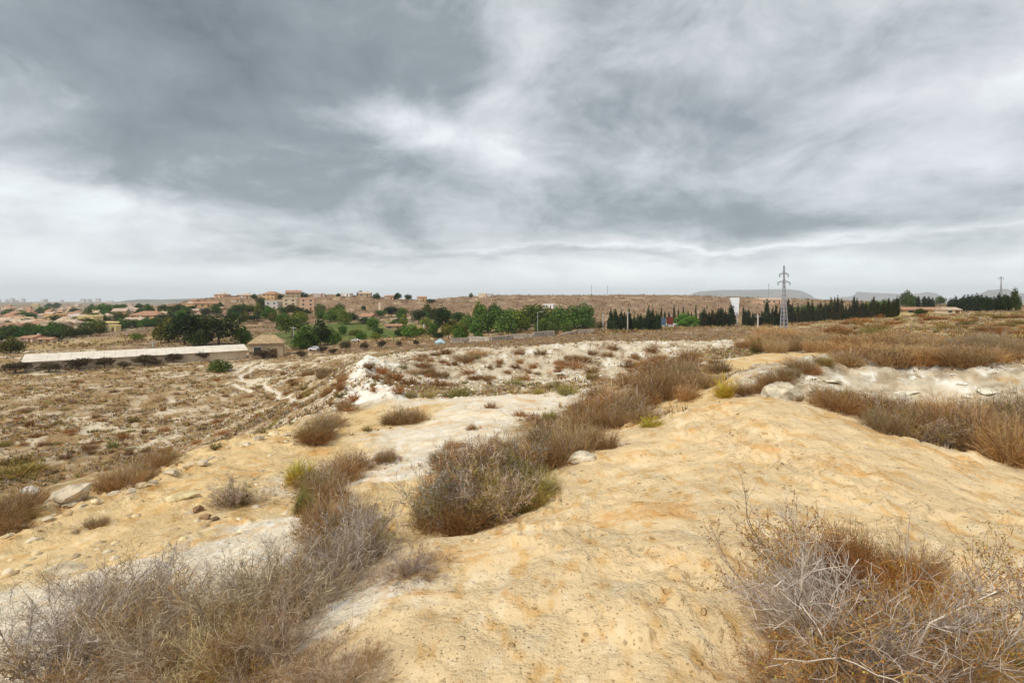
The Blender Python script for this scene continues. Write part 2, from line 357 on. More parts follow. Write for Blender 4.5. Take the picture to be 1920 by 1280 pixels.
# colours of the zones (base, second, third)
ZC = {'ochre': ((.70,.525,.295), (.62,.395,.165), (.77,.64,.43)), 'sand': ((.68,.495,.25), (.57,.36,.145), (.76,.62,.40)),
 'cream': ((.75,.65,.49), (.70,.54,.35), (.80,.74,.63)), 'chalk': ((.58,.49,.35), (.28,.19,.105), (.76,.71,.60)),
 'scrub': ((.33,.22,.105), (.22,.135,.06), (.66,.56,.40)), 'field': ((.23,.145,.08), (.18,.105,.055), (.38,.28,.17)),
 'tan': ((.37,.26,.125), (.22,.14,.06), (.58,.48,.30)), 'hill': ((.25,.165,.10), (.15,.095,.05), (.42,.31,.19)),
 'town': ((.25,.19,.12), (.12,.11,.06), (.34,.27,.18)), 'green': ((.10,.13,.03), (.07,.10,.02), (.17,.18,.05)),
 'brown': ((.20,.14,.08), (.13,.10,.05), (.30,.22,.13)), 'rust': ((.27,.16,.08), (.16,.075,.035), (.44,.32,.18))}
rG = np.hypot(GX, GY)
scl = np.maximum(rG * 0.028, 0.14)                  # patch size that is still legible at that distance
q = np.round(np.log2(scl)); q0 = 2.0 ** np.floor(np.log2(scl)); fr = np.log2(scl) - np.floor(np.log2(scl))
def ms(seed, octv=4):
    out = np.zeros_like(GX)
    for lev in np.unique(q0):
        for L, wgt in ((lev, 1 - fr), (lev * 2, fr)):
            m = q0 == lev
            out[m] += fbm(GX[m], GY[m] * 0.55, L, octv, seed) * wgt[m]
    return out
na, nb, nc_ = ms(11), ms(23), ms(29); na2 = fbm(GX, GY, 14.0, 3, 33)
w2 = sstep(0.02, 0.42, na); w3 = sstep(0.10, 0.40, nb)
C = np.zeros((len(GX), 3))
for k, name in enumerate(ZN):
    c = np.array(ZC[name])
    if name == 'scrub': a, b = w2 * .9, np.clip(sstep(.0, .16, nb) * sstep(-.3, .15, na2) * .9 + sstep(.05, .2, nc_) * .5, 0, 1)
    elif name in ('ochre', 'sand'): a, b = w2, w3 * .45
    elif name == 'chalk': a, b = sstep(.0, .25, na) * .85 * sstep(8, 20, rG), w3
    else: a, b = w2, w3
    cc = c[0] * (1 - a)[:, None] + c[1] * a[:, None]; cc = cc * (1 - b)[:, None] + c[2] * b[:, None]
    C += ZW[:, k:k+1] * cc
for pts, w in PATHS:
    d = seg_dist(GX, GY, pts) + fbm(GX, GY, 1.2, 3, 55) * .5; m = (1 - sstep(w * .7, w * 1.5, d))[:, None]
    C = C * (1 - m) + np.array((.70,.63,.50)) * m
m = (1 - sstep(.8, 1.9, seg_dist(GX, GY, RIDGE) + fbm(GX, GY, 1.5, 4, 56) * 1.1))[:, None]
C = C * (1 - m) + np.array((.80,.76,.66)) * m
cav = sstep(.25, .5, -fbm(GX, GY, .45, 4, 97) * 1.4)[:, None] * ZW[:, 3:4] * (1 - sstep(16, 30, rG))[:, None]   # crevice shade painted as dark patches into the chalk colour
C = C * (1 - cav * .6) + np.array((.30,.22,.13)) * cav * .6

def mesh_np(name, V, Fc, mat=None, col=None, smooth=False):
    me = bpy.data.meshes.new(name)
    V = np.asarray(V, np.float32); Fc = np.asarray(Fc, np.int32)
    k = Fc.shape[1]
    me.vertices.add(len(V)); me.vertices.foreach_set('co', V.ravel())
    me.loops.add(Fc.size); me.loops.foreach_set('vertex_index', Fc.ravel())
    me.polygons.add(len(Fc)); me.polygons.foreach_set('loop_start', np.arange(0, Fc.size, k, dtype=np.int32))
    me.polygons.foreach_set('loop_total', np.full(len(Fc), k, np.int32))
    if smooth: me.polygons.foreach_set('use_smooth', np.ones(len(Fc), bool))
    me.update(calc_edges=True)
    if col is not None:
        at = me.color_attributes.new('Col', 'FLOAT_COLOR', 'POINT')
        c4 = np.ones((len(V), 4), np.float32); c4[:, :3] = col; at.data.foreach_set('color', c4.ravel())
    if mat: me.materials.append(mat)
    return me
def link(name, me, parent=None, kind=None):
    o = bpy.data.objects.new(name, me); COL.objects.link(o)
    if parent is not None: o.parent = parent
    if kind: o['kind'] = kind
    return o

def pmat(name, color=None, rough=0.9, attr=False, tint=False, var=0.25, nscale=6.0, bump=0.0, bscale=30.0, spec=0.2, transl=0.0):
    """procedural principled material: base colour (or the mesh's own colours) broken up by noise"""
    m = bpy.data.materials.new(name); m.use_nodes = True
    T = NT(m.node_tree); T.n.clear()
    out = T.node('ShaderNodeOutputMaterial'); b = T.node('ShaderNodeBsdfPrincipled')
    co = T.node('ShaderNodeTexCoord').outputs['Object']
    c = T.node('ShaderNodeAttribute', attribute_name='Col').outputs['Color'] if attr else tuple(color) + (1.0,)
    if tint: c = T.mix(1.0, c, T.node('ShaderNodeObjectInfo').outputs['Color'], 'MULTIPLY')
    n = T.noise(co, nscale, 5, 0.6).outputs['Fac']
    k = T.maprange(n, 0.3, 0.7, 1 - var, 1 + var)
    c = T.mix(1.0, c, T.comb(k, k, k), 'MULTIPLY')
    T.l.new(c, b.inputs['Base Color']); b.inputs['Roughness'].default_value = rough
    b.inputs['Specular IOR Level'].default_value = spec
    if bump:
        bn = T.node('ShaderNodeBump'); bn.inputs['Strength'].default_value = 0.6; bn.inputs['Distance'].default_value = bump
        T.l.new(T.noise(co, bscale, 6, 0.65).outputs['Fac'], bn.inputs['Height']); T.l.new(bn.outputs[0], b.inputs['Normal'])
    if transl:
        tr = T.node('ShaderNodeBsdfTranslucent'); T.l.new(c, tr.inputs[0]); mx = T.node('ShaderNodeMixShader')
        mx.inputs[0].default_value = transl; T.l.new(b.outputs[0], mx.inputs[1]); T.l.new(tr.outputs[0], mx.inputs[2])
        T.l.new(mx.outputs[0], out.inputs[0])
    else: T.l.new(b.outputs[0], out.inputs[0])
    return m

def ground_material():
    m = bpy.data.materials.new('dry_earth'); m.use_nodes = True
    T = NT(m.node_tree); T.n.clear()
    out = T.node('ShaderNodeOutputMaterial'); b = T.node('ShaderNodeBsdfPrincipled')
    co = T.node('ShaderNodeTexCoord').outputs['Object']
    c = T.node('ShaderNodeAttribute', attribute_name='Col').outputs['Color']
    nA = T.noise(co, 1.6, 7, 0.62, 0.2).outputs['Fac']; nB = T.noise(co, 9.0, 6, 0.65, 0.2, 4.0).outputs['Fac']
    nC = T.noise(co, 55.0, 5, 0.65).outputs['Fac']
    str_ = T.noise(T.vec('MULTIPLY', co, (5.0, 13.0, 8.0)), 1.0, 6, 0.6, 0.4, 2.0).outputs['Fac']
    nO = T.noise(co, 1.1, 9, 0.72, 0.5, 12.0).outputs['Fac']
    c = T.mix(T.maprange(nO, 0.545, 0.60, 0.0, 0.62), c, T.mix(1.0, c, (0.88, 0.64, 0.37), 'MULTIPLY'))      # orange clods
    c = T.mix(T.maprange(nB, 0.55, 0.70, 0.0, 0.45), c, T.mix(1.0, c, (0.86, 0.74, 0.58), 'MULTIPLY'))
    c = T.mix(T.math('MULTIPLY', T.maprange(str_, 0.60, 0.74, 0.0, 0.30), T.maprange(nA, 0.45, 0.60)), c, T.mix(1.0, c, (0.72, 0.60, 0.46), 'MULTIPLY'))
    c = T.mix(T.maprange(nB, 0.30, 0.46, 0.30, 0.0), c, T.mix(1.0, c, (1.10, 1.12, 1.2), 'MULTIPLY'))
    rot = T.node('ShaderNodeMapping'); T.l.new(co, rot.inputs[0]); rot.inputs['Rotation'].default_value = (0, 0, -0.6); rot.inputs['Scale'].default_value = (34, 15, 20)
    fl = T.noise(rot.outputs[0], 1.0, 4, 0.6, 0.25, 6.0).outputs['Fac']; fl2 = T.noise(co, 2.2, 3, 0.5, 0.0, 9.0).outputs['Fac']
    c = T.mix(T.math('MULTIPLY', T.maprange(fl, 0.60, 0.68), T.maprange(fl2, 0.42, 0.62, 0.05, 0.45)), c, T.mix(1.0, c, (0.50, 0.36, 0.22), 'MULTIPLY'))
    c = T.mix(T.maprange(nC, 0.57, 0.72, 0.0, 0.5), c, T.mix(1.0, c, (0.60, 0.50, 0.40), 'MULTIPLY'))
    for vs_, lo in ((52.0, .80), (17.0, .84)):                    # grit and small stones lying in the crust
        vo = T.node('ShaderNodeTexVoronoi'); T.l.new(co, vo.inputs['Vector']); vo.inputs['Scale'].default_value = vs_
        sx = T.node('ShaderNodeSeparateColor'); T.l.new(vo.outputs['Color'], sx.inputs[0])
        mk = T.math('MULTIPLY', T.maprange(vo.outputs['Distance'], 0.22, 0.34, 1.0, 0.0), T.math('GREATER_THAN', sx.outputs[0], lo))
        tone = T.maprange(sx.outputs[1], 0.0, 1.0, 0.45, 1.15, 'LINEAR')
        c = T.mix(T.math('MULTIPLY', mk, 0.8), c, T.mix(1.0, c, T.comb(tone, T.math('MULTIPLY', tone, .95), T.math('MULTIPLY', tone, .9)), 'MULTIPLY'))
        h = mk if vs_ > 50 else T.math('MAXIMUM', h, mk); grit = h
    sp = T.noise(co, 38.0, 2, 0.5, 0.0, 15.0).outputs['Fac']
    c = T.mix(T.math('MULTIPLY', T.maprange(sp, 0.66, 0.70), 0.75), c, T.mix(1.0, c, (0.45, 0.33, 0.22), 'MULTIPLY'))
    T.l.new(c, b.inputs['Base Color']); b.inputs['Roughness'].default_value = 0.95
    b.inputs['Specular IOR Level'].default_value = 0.1
    h = T.math('ADD', T.math('MULTIPLY', nB, 0.6), T.math('MULTIPLY', nC, 0.30)); h = T.math('ADD', h, T.math('MULTIPLY', grit, 0.25))
    h = T.math('ADD', h, T.math('MULTIPLY', str_, 0.14)); h = T.math('MULTIPLY', T.math('ADD', h, T.math('MULTIPLY', fl, 0.08)), T.maprange(nA, 0.40, 0.62, 0.30, 1.15))
    bn = T.node('ShaderNodeBump'); bn.inputs['Strength'].default_value = 1.0; bn.inputs['Distance'].default_value = 0.06
    T.l.new(h, bn.inputs['Height']); T.l.new(bn.outputs[0], b.inputs['Normal']); T.l.new(b.outputs[0], out.inputs[0])
    return m
i = np.arange(NR - 1)[:, None]; j = np.arange(NC)[None]; j2 = (j + 1) % NC
quads = np.stack([i * NC + j, i * NC + j2, (i + 1) * NC + j2, (i + 1) * NC + j], -1).reshape(-1, 4)[:, ::-1]
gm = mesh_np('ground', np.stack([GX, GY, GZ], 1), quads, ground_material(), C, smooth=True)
ground = link('ground', gm, kind='structure')
# the middle under the camera
ring = [(GX[k], GY[k], GZ[k]) for k in range(NC)]

# ------------------------------------------------------------------ things, labels
rng = np.random.default_rng(7); random.seed(7)
AUTO = []          # (object, kind words, where words) -> label made unique at the end
def tag(o, label=None, cat=None, group=None, kind=None):
    if label: o['label'] = label
    if cat: o['category'] = cat
    if group: o['group'] = group
    if kind: o['kind'] = kind
    return o
def auto(o, what, where, cat, group):
    o['category'] = cat; o['group'] = group
    AUTO.append((o, what, where))
def empty(name, loc, rz=0.0, s=1.0):
    o = bpy.data.objects.new(name, None); COL.objects.link(o); o.empty_display_size = 0.3
    o.location = loc; o.rotation_euler = (0, 0, rz); o.scale = (s, s, s) if np.isscalar(s) else s
    return o
def children_of():
    d = {}
    for o in COL.objects:
        if o.parent: d.setdefault(o.parent.name, []).append(o)
    return d

# ------------------------------------------------------------------ twig geometry
def unit(v): return v / np.maximum(np.linalg.norm(v, axis=-1, keepdims=True), 1e-9)
def sweep(lines, rad, sides):
    """lines [N,K,3], rad [N,K] -> verts, quad faces. sides 2 = flat ribbon"""
    N, K, _ = lines.shape
    tan = unit(np.gradient(lines, axis=1))
    ref = unit(rng.normal(size=(N, 1, 3))); a = unit(np.cross(tan, ref)); b = np.cross(tan, a)
    ang = np.arange(sides) * (2 * np.pi / sides)
    ring = a[:, :, None] * np.cos(ang)[None, None, :, None] + b[:, :, None] * np.sin(ang)[None, None, :, None]
    V = lines[:, :, None] + ring * rad[:, :, None, None]
    base = (np.arange(N) * K * sides)[:, None, None]
    k = np.arange(K - 1)[None, :, None]
    if sides == 2:
        s = np.zeros((1, 1, 1), int); s2 = np.ones((1, 1, 1), int)
    else:
        s = np.arange(sides)[None, None, :]; s2 = (s + 1) % sides
    i0 = base + k * sides
    Fq = np.stack([i0 + s, i0 + s2, i0 + sides + s2, i0 + sides + s], -1).reshape(-1, 4)
    return V.reshape(-1, 3), Fq
def grow(origin, direc, length, K, curl, lift=0.0):
    N = len(origin)
    st = length[:, None] / (K - 1)
    P_ = np.empty((N, K, 3)); P_[:, 0] = origin; d = unit(direc)
    for k in range(1, K):
        d = unit(d + rng.normal(size=(N, 3)) * curl + np.array((0, 0, lift)))
        P_[:, k] = P_[:, k-1] + d * st
    return P_
def branch_off(par, n, tmin, spread, up=0.0):
    """n children on the parent polylines -> origins, directions"""
    N, K, _ = par.shape
    i = rng.integers(0, N, n); t = rng.uniform(tmin, 0.98, n) * (K - 1)
    k = np.minimum(t.astype(int), K - 2); f = (t - k)[:, None]
    o = par[i, k] * (1 - f) + par[i, k+1] * f
    d = unit(unit(par[i, k+1] - par[i, k]) + rng.normal(size=(n, 3)) * spread + np.array((0, 0, up)))
    return o, d
def cols(n_line, per, palette, weights, pos=None, patch=None):
    k = rng.choice(len(palette), n_line, p=np.array(weights) / np.sum(weights))
    c = np.array(palette)[k] * rng.uniform(.6, 1.35, (n_line, 1))
    if patch is not None:
        c2, thr, fr_ = patch
        m = (fbm(pos[:, 0] + 5, pos[:, 1] + pos[:, 2], fr_, 2, 31) > thr)
        c[m] = np.array(c2) * rng.uniform(.7, 1.3, (m.sum(), 1))
    return np.repeat(c, per, 0)

GREY = [(.40,.325,.265), (.52,.44,.37), (.25,.19,.15), (.64,.57,.49)]
BRN = [(.26,.145,.06), (.37,.23,.10), (.15,.08,.038), (.46,.31,.15)]
RST = [(.34,.15,.04), (.42,.20,.055), (.17,.07,.025)]
OLV = [(.29,.25,.07), (.38,.32,.09), (.19,.17,.05)]
GRN = [(.13,.20,.02), (.26,.33,.03), (.10,.14,.02), (.40,.40,.05)]
YEL = [(.42,.34,.08), (.34,.29,.07), (.50,.40,.12)]

M_wood = pmat('dry_wood', attr=True, tint=True, var=.15, nscale=20)
M_twig = pmat('dry_twigs', attr=True, tint=True, var=.12, nscale=9, transl=.12)
M_leaf = pmat('small_leaves', attr=True, tint=True, var=.2, nscale=9, transl=.25)

def leaf_faces(o, d, size):
    n = len(o); s = unit(np.cross(d, rng.normal(size=(n, 3))))
    w = size[:, None] * .35; l = size[:, None]
    V = np.stack([o, o + d * l * .5 + s * w, o + d * l, o + d * l * .5 - s * w], 1).reshape(-1, 3)
    return V, np.arange(n * 4).reshape(-1, 4)

def shrub_meshes(name, n0, n1, n2, n3, R, Hh, thick, droop=0.0, pal=(GREY, GREY, BRN), leaves=0, leafpal=RST, leafsize=.012,
                 patch=None, tipcol=GREY, lean=.9, curl=.16, fine=.0016, upr=.25):
    """a branching dry shrub: returns meshes for branches, twigs and leaves"""
    ph = rng.uniform(0, 2*np.pi, n0); el_ = np.arccos(rng.uniform(math.cos(min(1.45, lean * 1.5)), 1, n0))
    d = np.stack([np.sin(el_) * np.cos(ph), np.sin(el_) * np.sin(ph), np.cos(el_)], 1)
    o = np.stack([np.cos(ph) * R * .12 * rng.random(n0), np.sin(ph) * R * .12 * rng.random(n0), np.full(n0, -.05)], 1)
    ln = (R * np.sin(el_) + Hh * np.cos(el_)) * rng.uniform(.55, 1.0, n0)
    L0 = grow(o, d, ln, 6, curl, -droop)
    o, d = branch_off(L0, n1, .12, .55, upr * .5); L1 = grow(o, d, rng.uniform(.25, .6, n1) * R * .8, 5, curl * 1.2, .02)
    o, d = branch_off(np.concatenate([L1]), n2, .1, .6, upr); L2 = grow(o, d, rng.uniform(.12, .4, n2) * R * .7, 4, curl * 1.3, .03)
    o, d = branch_off(L2, n3, .1, .7, upr); L3 = grow(o, d, rng.uniform(.06, .22, n3) * R * .6, 3, curl * 1.2, .03)
    out = []
    r = lambda N, K, a, b: np.linspace(a, b, K)[None] * rng.uniform(.7, 1.3, (N, 1))
    V0, F0 = sweep(L0, r(n0, 6, thick, thick * .4), 4); V1, F1 = sweep(L1, r(n1, 5, thick * .45, thick * .2), 3)
    c0 = cols(n0, 24, pal[0], [1]*len(pal[0])); c1 = cols(n1, 15, pal[0], [1]*len(pal[0]))
    out.append(('branches', np.concatenate([V0, V1]), np.concatenate([F0, F1 * 0 + F1]) if False else (F0, F1, len(V0)), np.concatenate([c0, c1])))
    V2, F2 = sweep(L2, r(n2, 4, thick * .22, fine), 2); V3, F3 = sweep(L3, r(n3, 3, fine * 1.1, fine * .6), 2)
    c2 = cols(n2, 8, pal[1], [1]*len(pal[1]), L2[:, 1], patch); c3 = cols(n3, 6, pal[2], [1]*len(pal[2]), L3[:, 1], patch)
    tipm = np.repeat(sstep(.55, .95, L3[:, 1, 2] / Hh + rng.normal(size=n3) * .15), 6)[:, None]
    c3 = c3 * (1 - tipm) + cols(n3, 6, tipcol, [1]*len(tipcol)) * tipm
    out.append(('twigs', np.concatenate([V2, V3]), (F2, F3, len(V2)), np.concatenate([c2, c3])))
    res = {}
    for nm, V, (Fa, Fb, off), c in out:
        res[nm] = mesh_np(name + '_' + nm, V, np.concatenate([Fa, Fb + off]), M_wood if nm == 'branches' else M_twig, c)
    if leaves:
        src = L3
        if patch is not None:
            mk = fbm(L3[:, 1, 0] + 5, L3[:, 1, 1] + L3[:, 1, 2], patch[2], 2, 31) > patch[1]; src = L3[mk] if mk.sum() > 50 else L3
        o, d = branch_off(src, leaves, .1, .9, .1)
        V, Fq = leaf_faces(o, d, rng.uniform(.5, 1.3, leaves) * leafsize)
        res['leaves'] = mesh_np(name + '_leaves', V, Fq, M_leaf, cols(leaves, 4, leafpal, [1]*len(leafpal)))
    return res

def brush_mesh(name, n, R, Hh, width, low, tip, K=4, fork=2, curl=.2, splay=1.15, core=.25):
    """a rounded bush of fine dry stems (about 1 m) that branch twice"""
    a = rng.uniform(0, 2*np.pi, n); rr_ = np.sqrt(rng.random(n)) * R * core
    o = np.stack([np.cos(a) * rr_, np.sin(a) * rr_, np.full(n, -.04)], 1)
    a2 = a + rng.normal(size=n) * .6; tilt = splay * rng.random(n) ** .6
    d = np.stack([np.cos(a2) * np.sin(tilt), np.sin(a2) * np.sin(tilt), np.cos(tilt)], 1)
    lump = 1 + .55 * perlin(np.cos(a2) * 1.5 + 3, np.sin(a2) * 1.5 + tilt * 2, int(rng.integers(99)))
    ln = .95 / np.sqrt((np.sin(tilt) / R) ** 2 + (np.cos(tilt) / Hh) ** 2) * rng.uniform(.55, 1.0, n) * lump
    L0 = grow(o, d, ln, K + 1, curl * .6, -.04)
    m = n * fork
    o, d = branch_off(L0, m, .25, .6, .05); L1 = grow(o, d, rng.uniform(.15, .42, m) * Hh * .8, K, curl, .03)
    m2 = m * 2
    o, d = branch_off(L1, m2, .2, .7, .12); L2 = grow(o, d, rng.uniform(.06, .22, m2) * Hh * .8, 3, curl, .03)
    def wd(N, K_, p, q): return np.linspace(width * p, width * q, K_)[None] * rng.uniform(.6, 1.2, (N, 1))
    V0, F0 = sweep(L0, wd(n, K + 1, 1.8, .7), 2); V1, F1 = sweep(L1, wd(m, K, .8, .45), 2); V2, F2 = sweep(L2, wd(m2, 3, .6, .3), 2)
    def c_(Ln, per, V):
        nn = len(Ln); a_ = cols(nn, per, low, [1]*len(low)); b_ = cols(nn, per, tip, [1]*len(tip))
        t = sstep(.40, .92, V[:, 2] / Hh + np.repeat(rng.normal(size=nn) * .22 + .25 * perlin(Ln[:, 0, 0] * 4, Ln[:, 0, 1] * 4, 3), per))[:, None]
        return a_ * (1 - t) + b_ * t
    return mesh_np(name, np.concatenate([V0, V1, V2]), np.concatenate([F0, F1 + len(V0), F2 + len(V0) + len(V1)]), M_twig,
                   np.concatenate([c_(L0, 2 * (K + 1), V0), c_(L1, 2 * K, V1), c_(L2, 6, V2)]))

# ---- prototypes
HERO = [shrub_meshes('big_shrub', 34, 520, 3600, 11000, .98, .95, .008, pal=(GREY, GREY, GREY + BRN[:1]), leaves=15000, leafpal=RST[:2] + YEL[:1] + BRN[:1],
                     leafsize=.016, patch=((.42,.24,.08), .02, .55), lean=.82, fine=.0013),
        shrub_meshes('sprawling_shrub', 30, 420, 2800, 8500, .85, .62, .006, pal=(GREY, GREY, GREY + BRN), leaves=3500, leafpal=OLV + BRN[:2] + RST[:1],
                     leafsize=.013, patch=(BRN[1], .12, .5), lean=.9, fine=.0013)]
MIDS = [shrub_meshes('dry_shrub', 26, 260, 1500, 5200, .60, .70, .006, pal=(GREY, GREY + BRN, GREY + BRN), leaves=1500, leafpal=RST + OLV, leafsize=.016,
                     patch=(OLV[1], .14, .4), lean=.75, fine=.0019),
        shrub_meshes('dry_shrub', 24, 240, 1500, 5200, .62, .62, .006, pal=(BRN, BRN + GREY, BRN + OLV[:1]), leaves=2200, leafpal=OLV + YEL + RST, leafsize=.018,
                     patch=(YEL[0], .16, .4), lean=.8, fine=.0019)]
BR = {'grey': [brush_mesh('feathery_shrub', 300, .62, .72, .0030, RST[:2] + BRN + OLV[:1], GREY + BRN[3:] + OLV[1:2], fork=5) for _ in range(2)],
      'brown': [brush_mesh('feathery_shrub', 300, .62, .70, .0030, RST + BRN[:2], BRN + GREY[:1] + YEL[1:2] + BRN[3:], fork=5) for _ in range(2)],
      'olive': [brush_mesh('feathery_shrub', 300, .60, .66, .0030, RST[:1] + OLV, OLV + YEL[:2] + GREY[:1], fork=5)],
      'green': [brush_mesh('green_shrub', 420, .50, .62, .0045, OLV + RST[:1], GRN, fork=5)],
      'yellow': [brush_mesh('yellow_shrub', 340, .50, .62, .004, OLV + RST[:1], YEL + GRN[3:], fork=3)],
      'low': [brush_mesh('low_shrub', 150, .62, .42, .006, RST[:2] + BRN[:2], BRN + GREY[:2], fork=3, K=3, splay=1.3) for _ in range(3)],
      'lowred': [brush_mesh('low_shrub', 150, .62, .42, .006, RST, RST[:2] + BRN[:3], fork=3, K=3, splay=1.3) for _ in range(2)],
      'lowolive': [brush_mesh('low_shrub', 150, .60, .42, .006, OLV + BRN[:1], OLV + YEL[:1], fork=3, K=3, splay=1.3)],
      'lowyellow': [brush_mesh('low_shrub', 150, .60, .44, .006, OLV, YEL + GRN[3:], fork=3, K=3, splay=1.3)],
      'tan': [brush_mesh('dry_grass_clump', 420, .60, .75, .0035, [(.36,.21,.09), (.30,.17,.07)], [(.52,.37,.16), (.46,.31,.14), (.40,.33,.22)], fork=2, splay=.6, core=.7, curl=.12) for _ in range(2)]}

WHAT = {'hero': 'large dry shrub with bare grey twigs', 'grey': 'grey tipped dry shrub', 'brown': 'brown dry feathery shrub', 'olive': 'olive dry shrub',
        'green': 'fresh green shrub', 'yellow': 'yellow flowering shrub', 'low': 'low brown shrub', 'lowred': 'low reddish brown shrub',
        'lowolive': 'low olive shrub', 'lowyellow': 'low yellowish green shrub', 'tan': 'tall tan grass clump', 'mid0': 'twiggy dry shrub', 'mid1': 'twiggy yellowish shrub'}

def tint_of(k):
    v = rng.uniform(.65, 1.25); w = rng.uniform(-.10, .14)
    return (v * (1 + w), v, v * (1 - w), 1)
def wood_shrub(meshes, x, y, s, rz, name, tilt=(0, 0), color=None):
    o = empty(name, (x, y, g1(x, y) - .03), rz, s); o.rotation_euler = (tilt[0], tilt[1], rz)
    for nm in ('branches', 'twigs', 'leaves'):
        if nm in meshes:
            c = link(nm, meshes[nm], o); c.color = color or (1, 1, 1, 1)
    return o
def plant(kind, x, y, width, height=None, where='', label=None, sink=.03):
    """one shrub with its stems on the ground at (x, y)"""
    rz = rng.uniform(0, 6.28)
    if kind.startswith('mid'):
        s = width / 1.3; o = wood_shrub(MIDS[int(kind[3])], x, y, (s, s, s * (height / width * 1.7 if height else 1)), rz, 'dry_shrub', color=tint_of(kind))
        cat, grp = 'shrub', 'dry shrubs on the banks and in the gully'
    else:
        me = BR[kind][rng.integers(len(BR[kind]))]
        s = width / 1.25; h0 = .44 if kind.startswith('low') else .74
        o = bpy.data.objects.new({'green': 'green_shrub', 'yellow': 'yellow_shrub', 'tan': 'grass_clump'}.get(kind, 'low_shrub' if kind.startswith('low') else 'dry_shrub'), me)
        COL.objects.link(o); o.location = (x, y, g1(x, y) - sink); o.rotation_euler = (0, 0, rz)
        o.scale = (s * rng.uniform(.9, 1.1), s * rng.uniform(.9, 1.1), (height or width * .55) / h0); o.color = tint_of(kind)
        cat = 'grass' if kind == 'tan' else 'shrub'
        grp = 'dry grass clumps on the right bank' if kind == 'tan' else 'low shrubs dotted over the basin and plain' if kind.startswith('low') else 'dry shrubs on the banks and in the gully'
    if label: tag(o, label, cat, grp)
    else: auto(o, WHAT[kind], where, cat, grp)
    return o
def at(u, v): return hit(u, v)
def put(kind, u, v, wpx, hpx=None, where='', label=None):
    """wpx, hpx: size in the 1920 wide photo, at the place where the stems meet the ground"""
    h = hit(u, v)
    if h is None: return None
    x, d = h
    return plant(kind, x, d, wpx / F * d, (hpx / F * d * 1.05) if hpx else None, where, label)

# ------------------------------------------------------------------ shrubs near the camera
def hero(mesh, u, v, wpx, hs, label, rz=0, tilt=(0,0), name='thorny_shrub', color=None, r0=.98, grp='large dry shrubs in the foreground'):
    x, d = hit(u, v); s = wpx / F * d / (2 * r0)
    o = wood_shrub(mesh, x, d, (s, s, s * hs), rz, name, tilt, color)
    return tag(o, label, 'shrub', grp)
hero(HERO[0], 1630, 1262, 540, .98, 'huge tangled thorny shrub of bare grey branches with an orange patch, in the near right corner', .4)
hero(HERO[0], 1560, 1275, 330, .7, 'brown twiggy shrub forming the near left flank of the huge right corner shrub', 2.1, color=(1.0,.85,.7,1))
hero(HERO[0], 1735, 1275, 250, .75, 'dry shrub on the far right edge of the huge corner shrub', 4.0, color=(.95,.9,.85,1))
hero(HERO[1], 110, 1272, 420, .85, 'sprawling pale grey shrub in the near left corner of the photo', 1.0, r0=.85)
hero(HERO[1], 300, 1272, 340, .85, 'sprawling brown and grey shrub right of the corner shrub, at the lower photo edge', 2.0, r0=.85, color=(.88,.8,.66,1))
hero(HERO[1], 450, 1190, 380, .85, 'tangled olive and rust shrub in the middle of the left foreground thicket', 3.0, r0=.85, color=(1.0,.95,.75,1))
hero(HERO[1], 300, 1180, 300, .8, 'grey sprawling shrub behind the brown one in the left foreground thicket', 5.2, r0=.85)
hero(HERO[1], 560, 1130, 280, .8, 'grey twiggy shrub at the right end of the left foreground thicket', .3, r0=.85)
hero(HERO[1], 640, 1090, 210, 1.1, 'upright grey shrub linking the thicket to the bush by the gully mouth', 4.4, r0=.85)
hero(HERO[1], 420, 1272, 300, .8, 'low yellowish shrub at the lower photo edge of the left thicket', 1.4, r0=.85, color=(1.1,1.0,.6,1))
hero(HERO[1], 770, 1075, 150, .7, 'small dark fallen tangle of bare twigs on the slope edge of the main mound', .9, r0=.85, color=(.8,.75,.75,1))
hero(HERO[1], 640, 1279, 200, .8, 'thin sparse twiggy shrub at the lower edge beside the bare mound', 2.6, r0=.85, color=(1.1,1,.85,1))
hero(HERO[1], 190, 1150, 230, .8, 'thin grey shrub with long arching bare twigs on the pale left bank', 2.2, r0=.85)
hero(HERO[1], 520, 1250, 260, 1.0, 'dark based brown shrub between the thicket and the bare mound', 5.0, r0=.85, color=(.85,.75,.65,1))

for kd, u, v, w_, h_, c_, lb in [('brown',1560,1130,190,170,(.75,.6,.5,1),'dark brown brushy growth inside the left half of the huge corner shrub'), ('brown',1590,1060,130,110,(.8,.65,.5,1),'rusty brushy growth at the top of the huge corner shrub'),
        ('brown',1700,1180,190,95,(1.15,.88,.45,1),'orange brushy growth in the right half of the huge corner shrub'), ('brown',1700,1110,150,90,(1.3,.95,.45,1),'small orange brush at the upper right of the huge corner shrub'),
        ('olive',1850,1230,170,90,(.9,.8,.6,1),'olive brown brush low at the right of the huge corner shrub'), ('grey',1715,1085,160,100,(1,1,1.05,1),'pale grey haze of fine twigs behind the huge corner shrub'), ('brown',1640,1200,260,110,(.6,.5,.42,1),'dark low growth in the heart of the huge corner shrub')]:
    o_ = put(kd, u, v, w_, h_, label=lb); o_.color = c_
T1 = 'in the foreground thicket on the left'
for q in [('brown',380,1190,130,60),('olive',480,1150,120,55),('brown',400,1240,110,70),('yellow',360,1275,130,60),('yellow',530,1120,90,45),('olive',500,1180,130,60),('grey',150,1240,120,60),('olive',560,1160,90,50),('grey',570,1090,100,60),('olive',440,1215,90,45)]:
    put(*q, where=T1)
T2 = 'in the bush clump where the gully opens'
for q in [('brown',640,1040,150,110),('grey',670,1020,130,115),('grey',600,1010,110,100),('brown',620,1030,110,80),('mid0',650,1060,180,110),('grey',690,1045,90,90),('grey',640,985,130,80),('grey',615,1080,110,80)]:
    put(*q, where=T2)
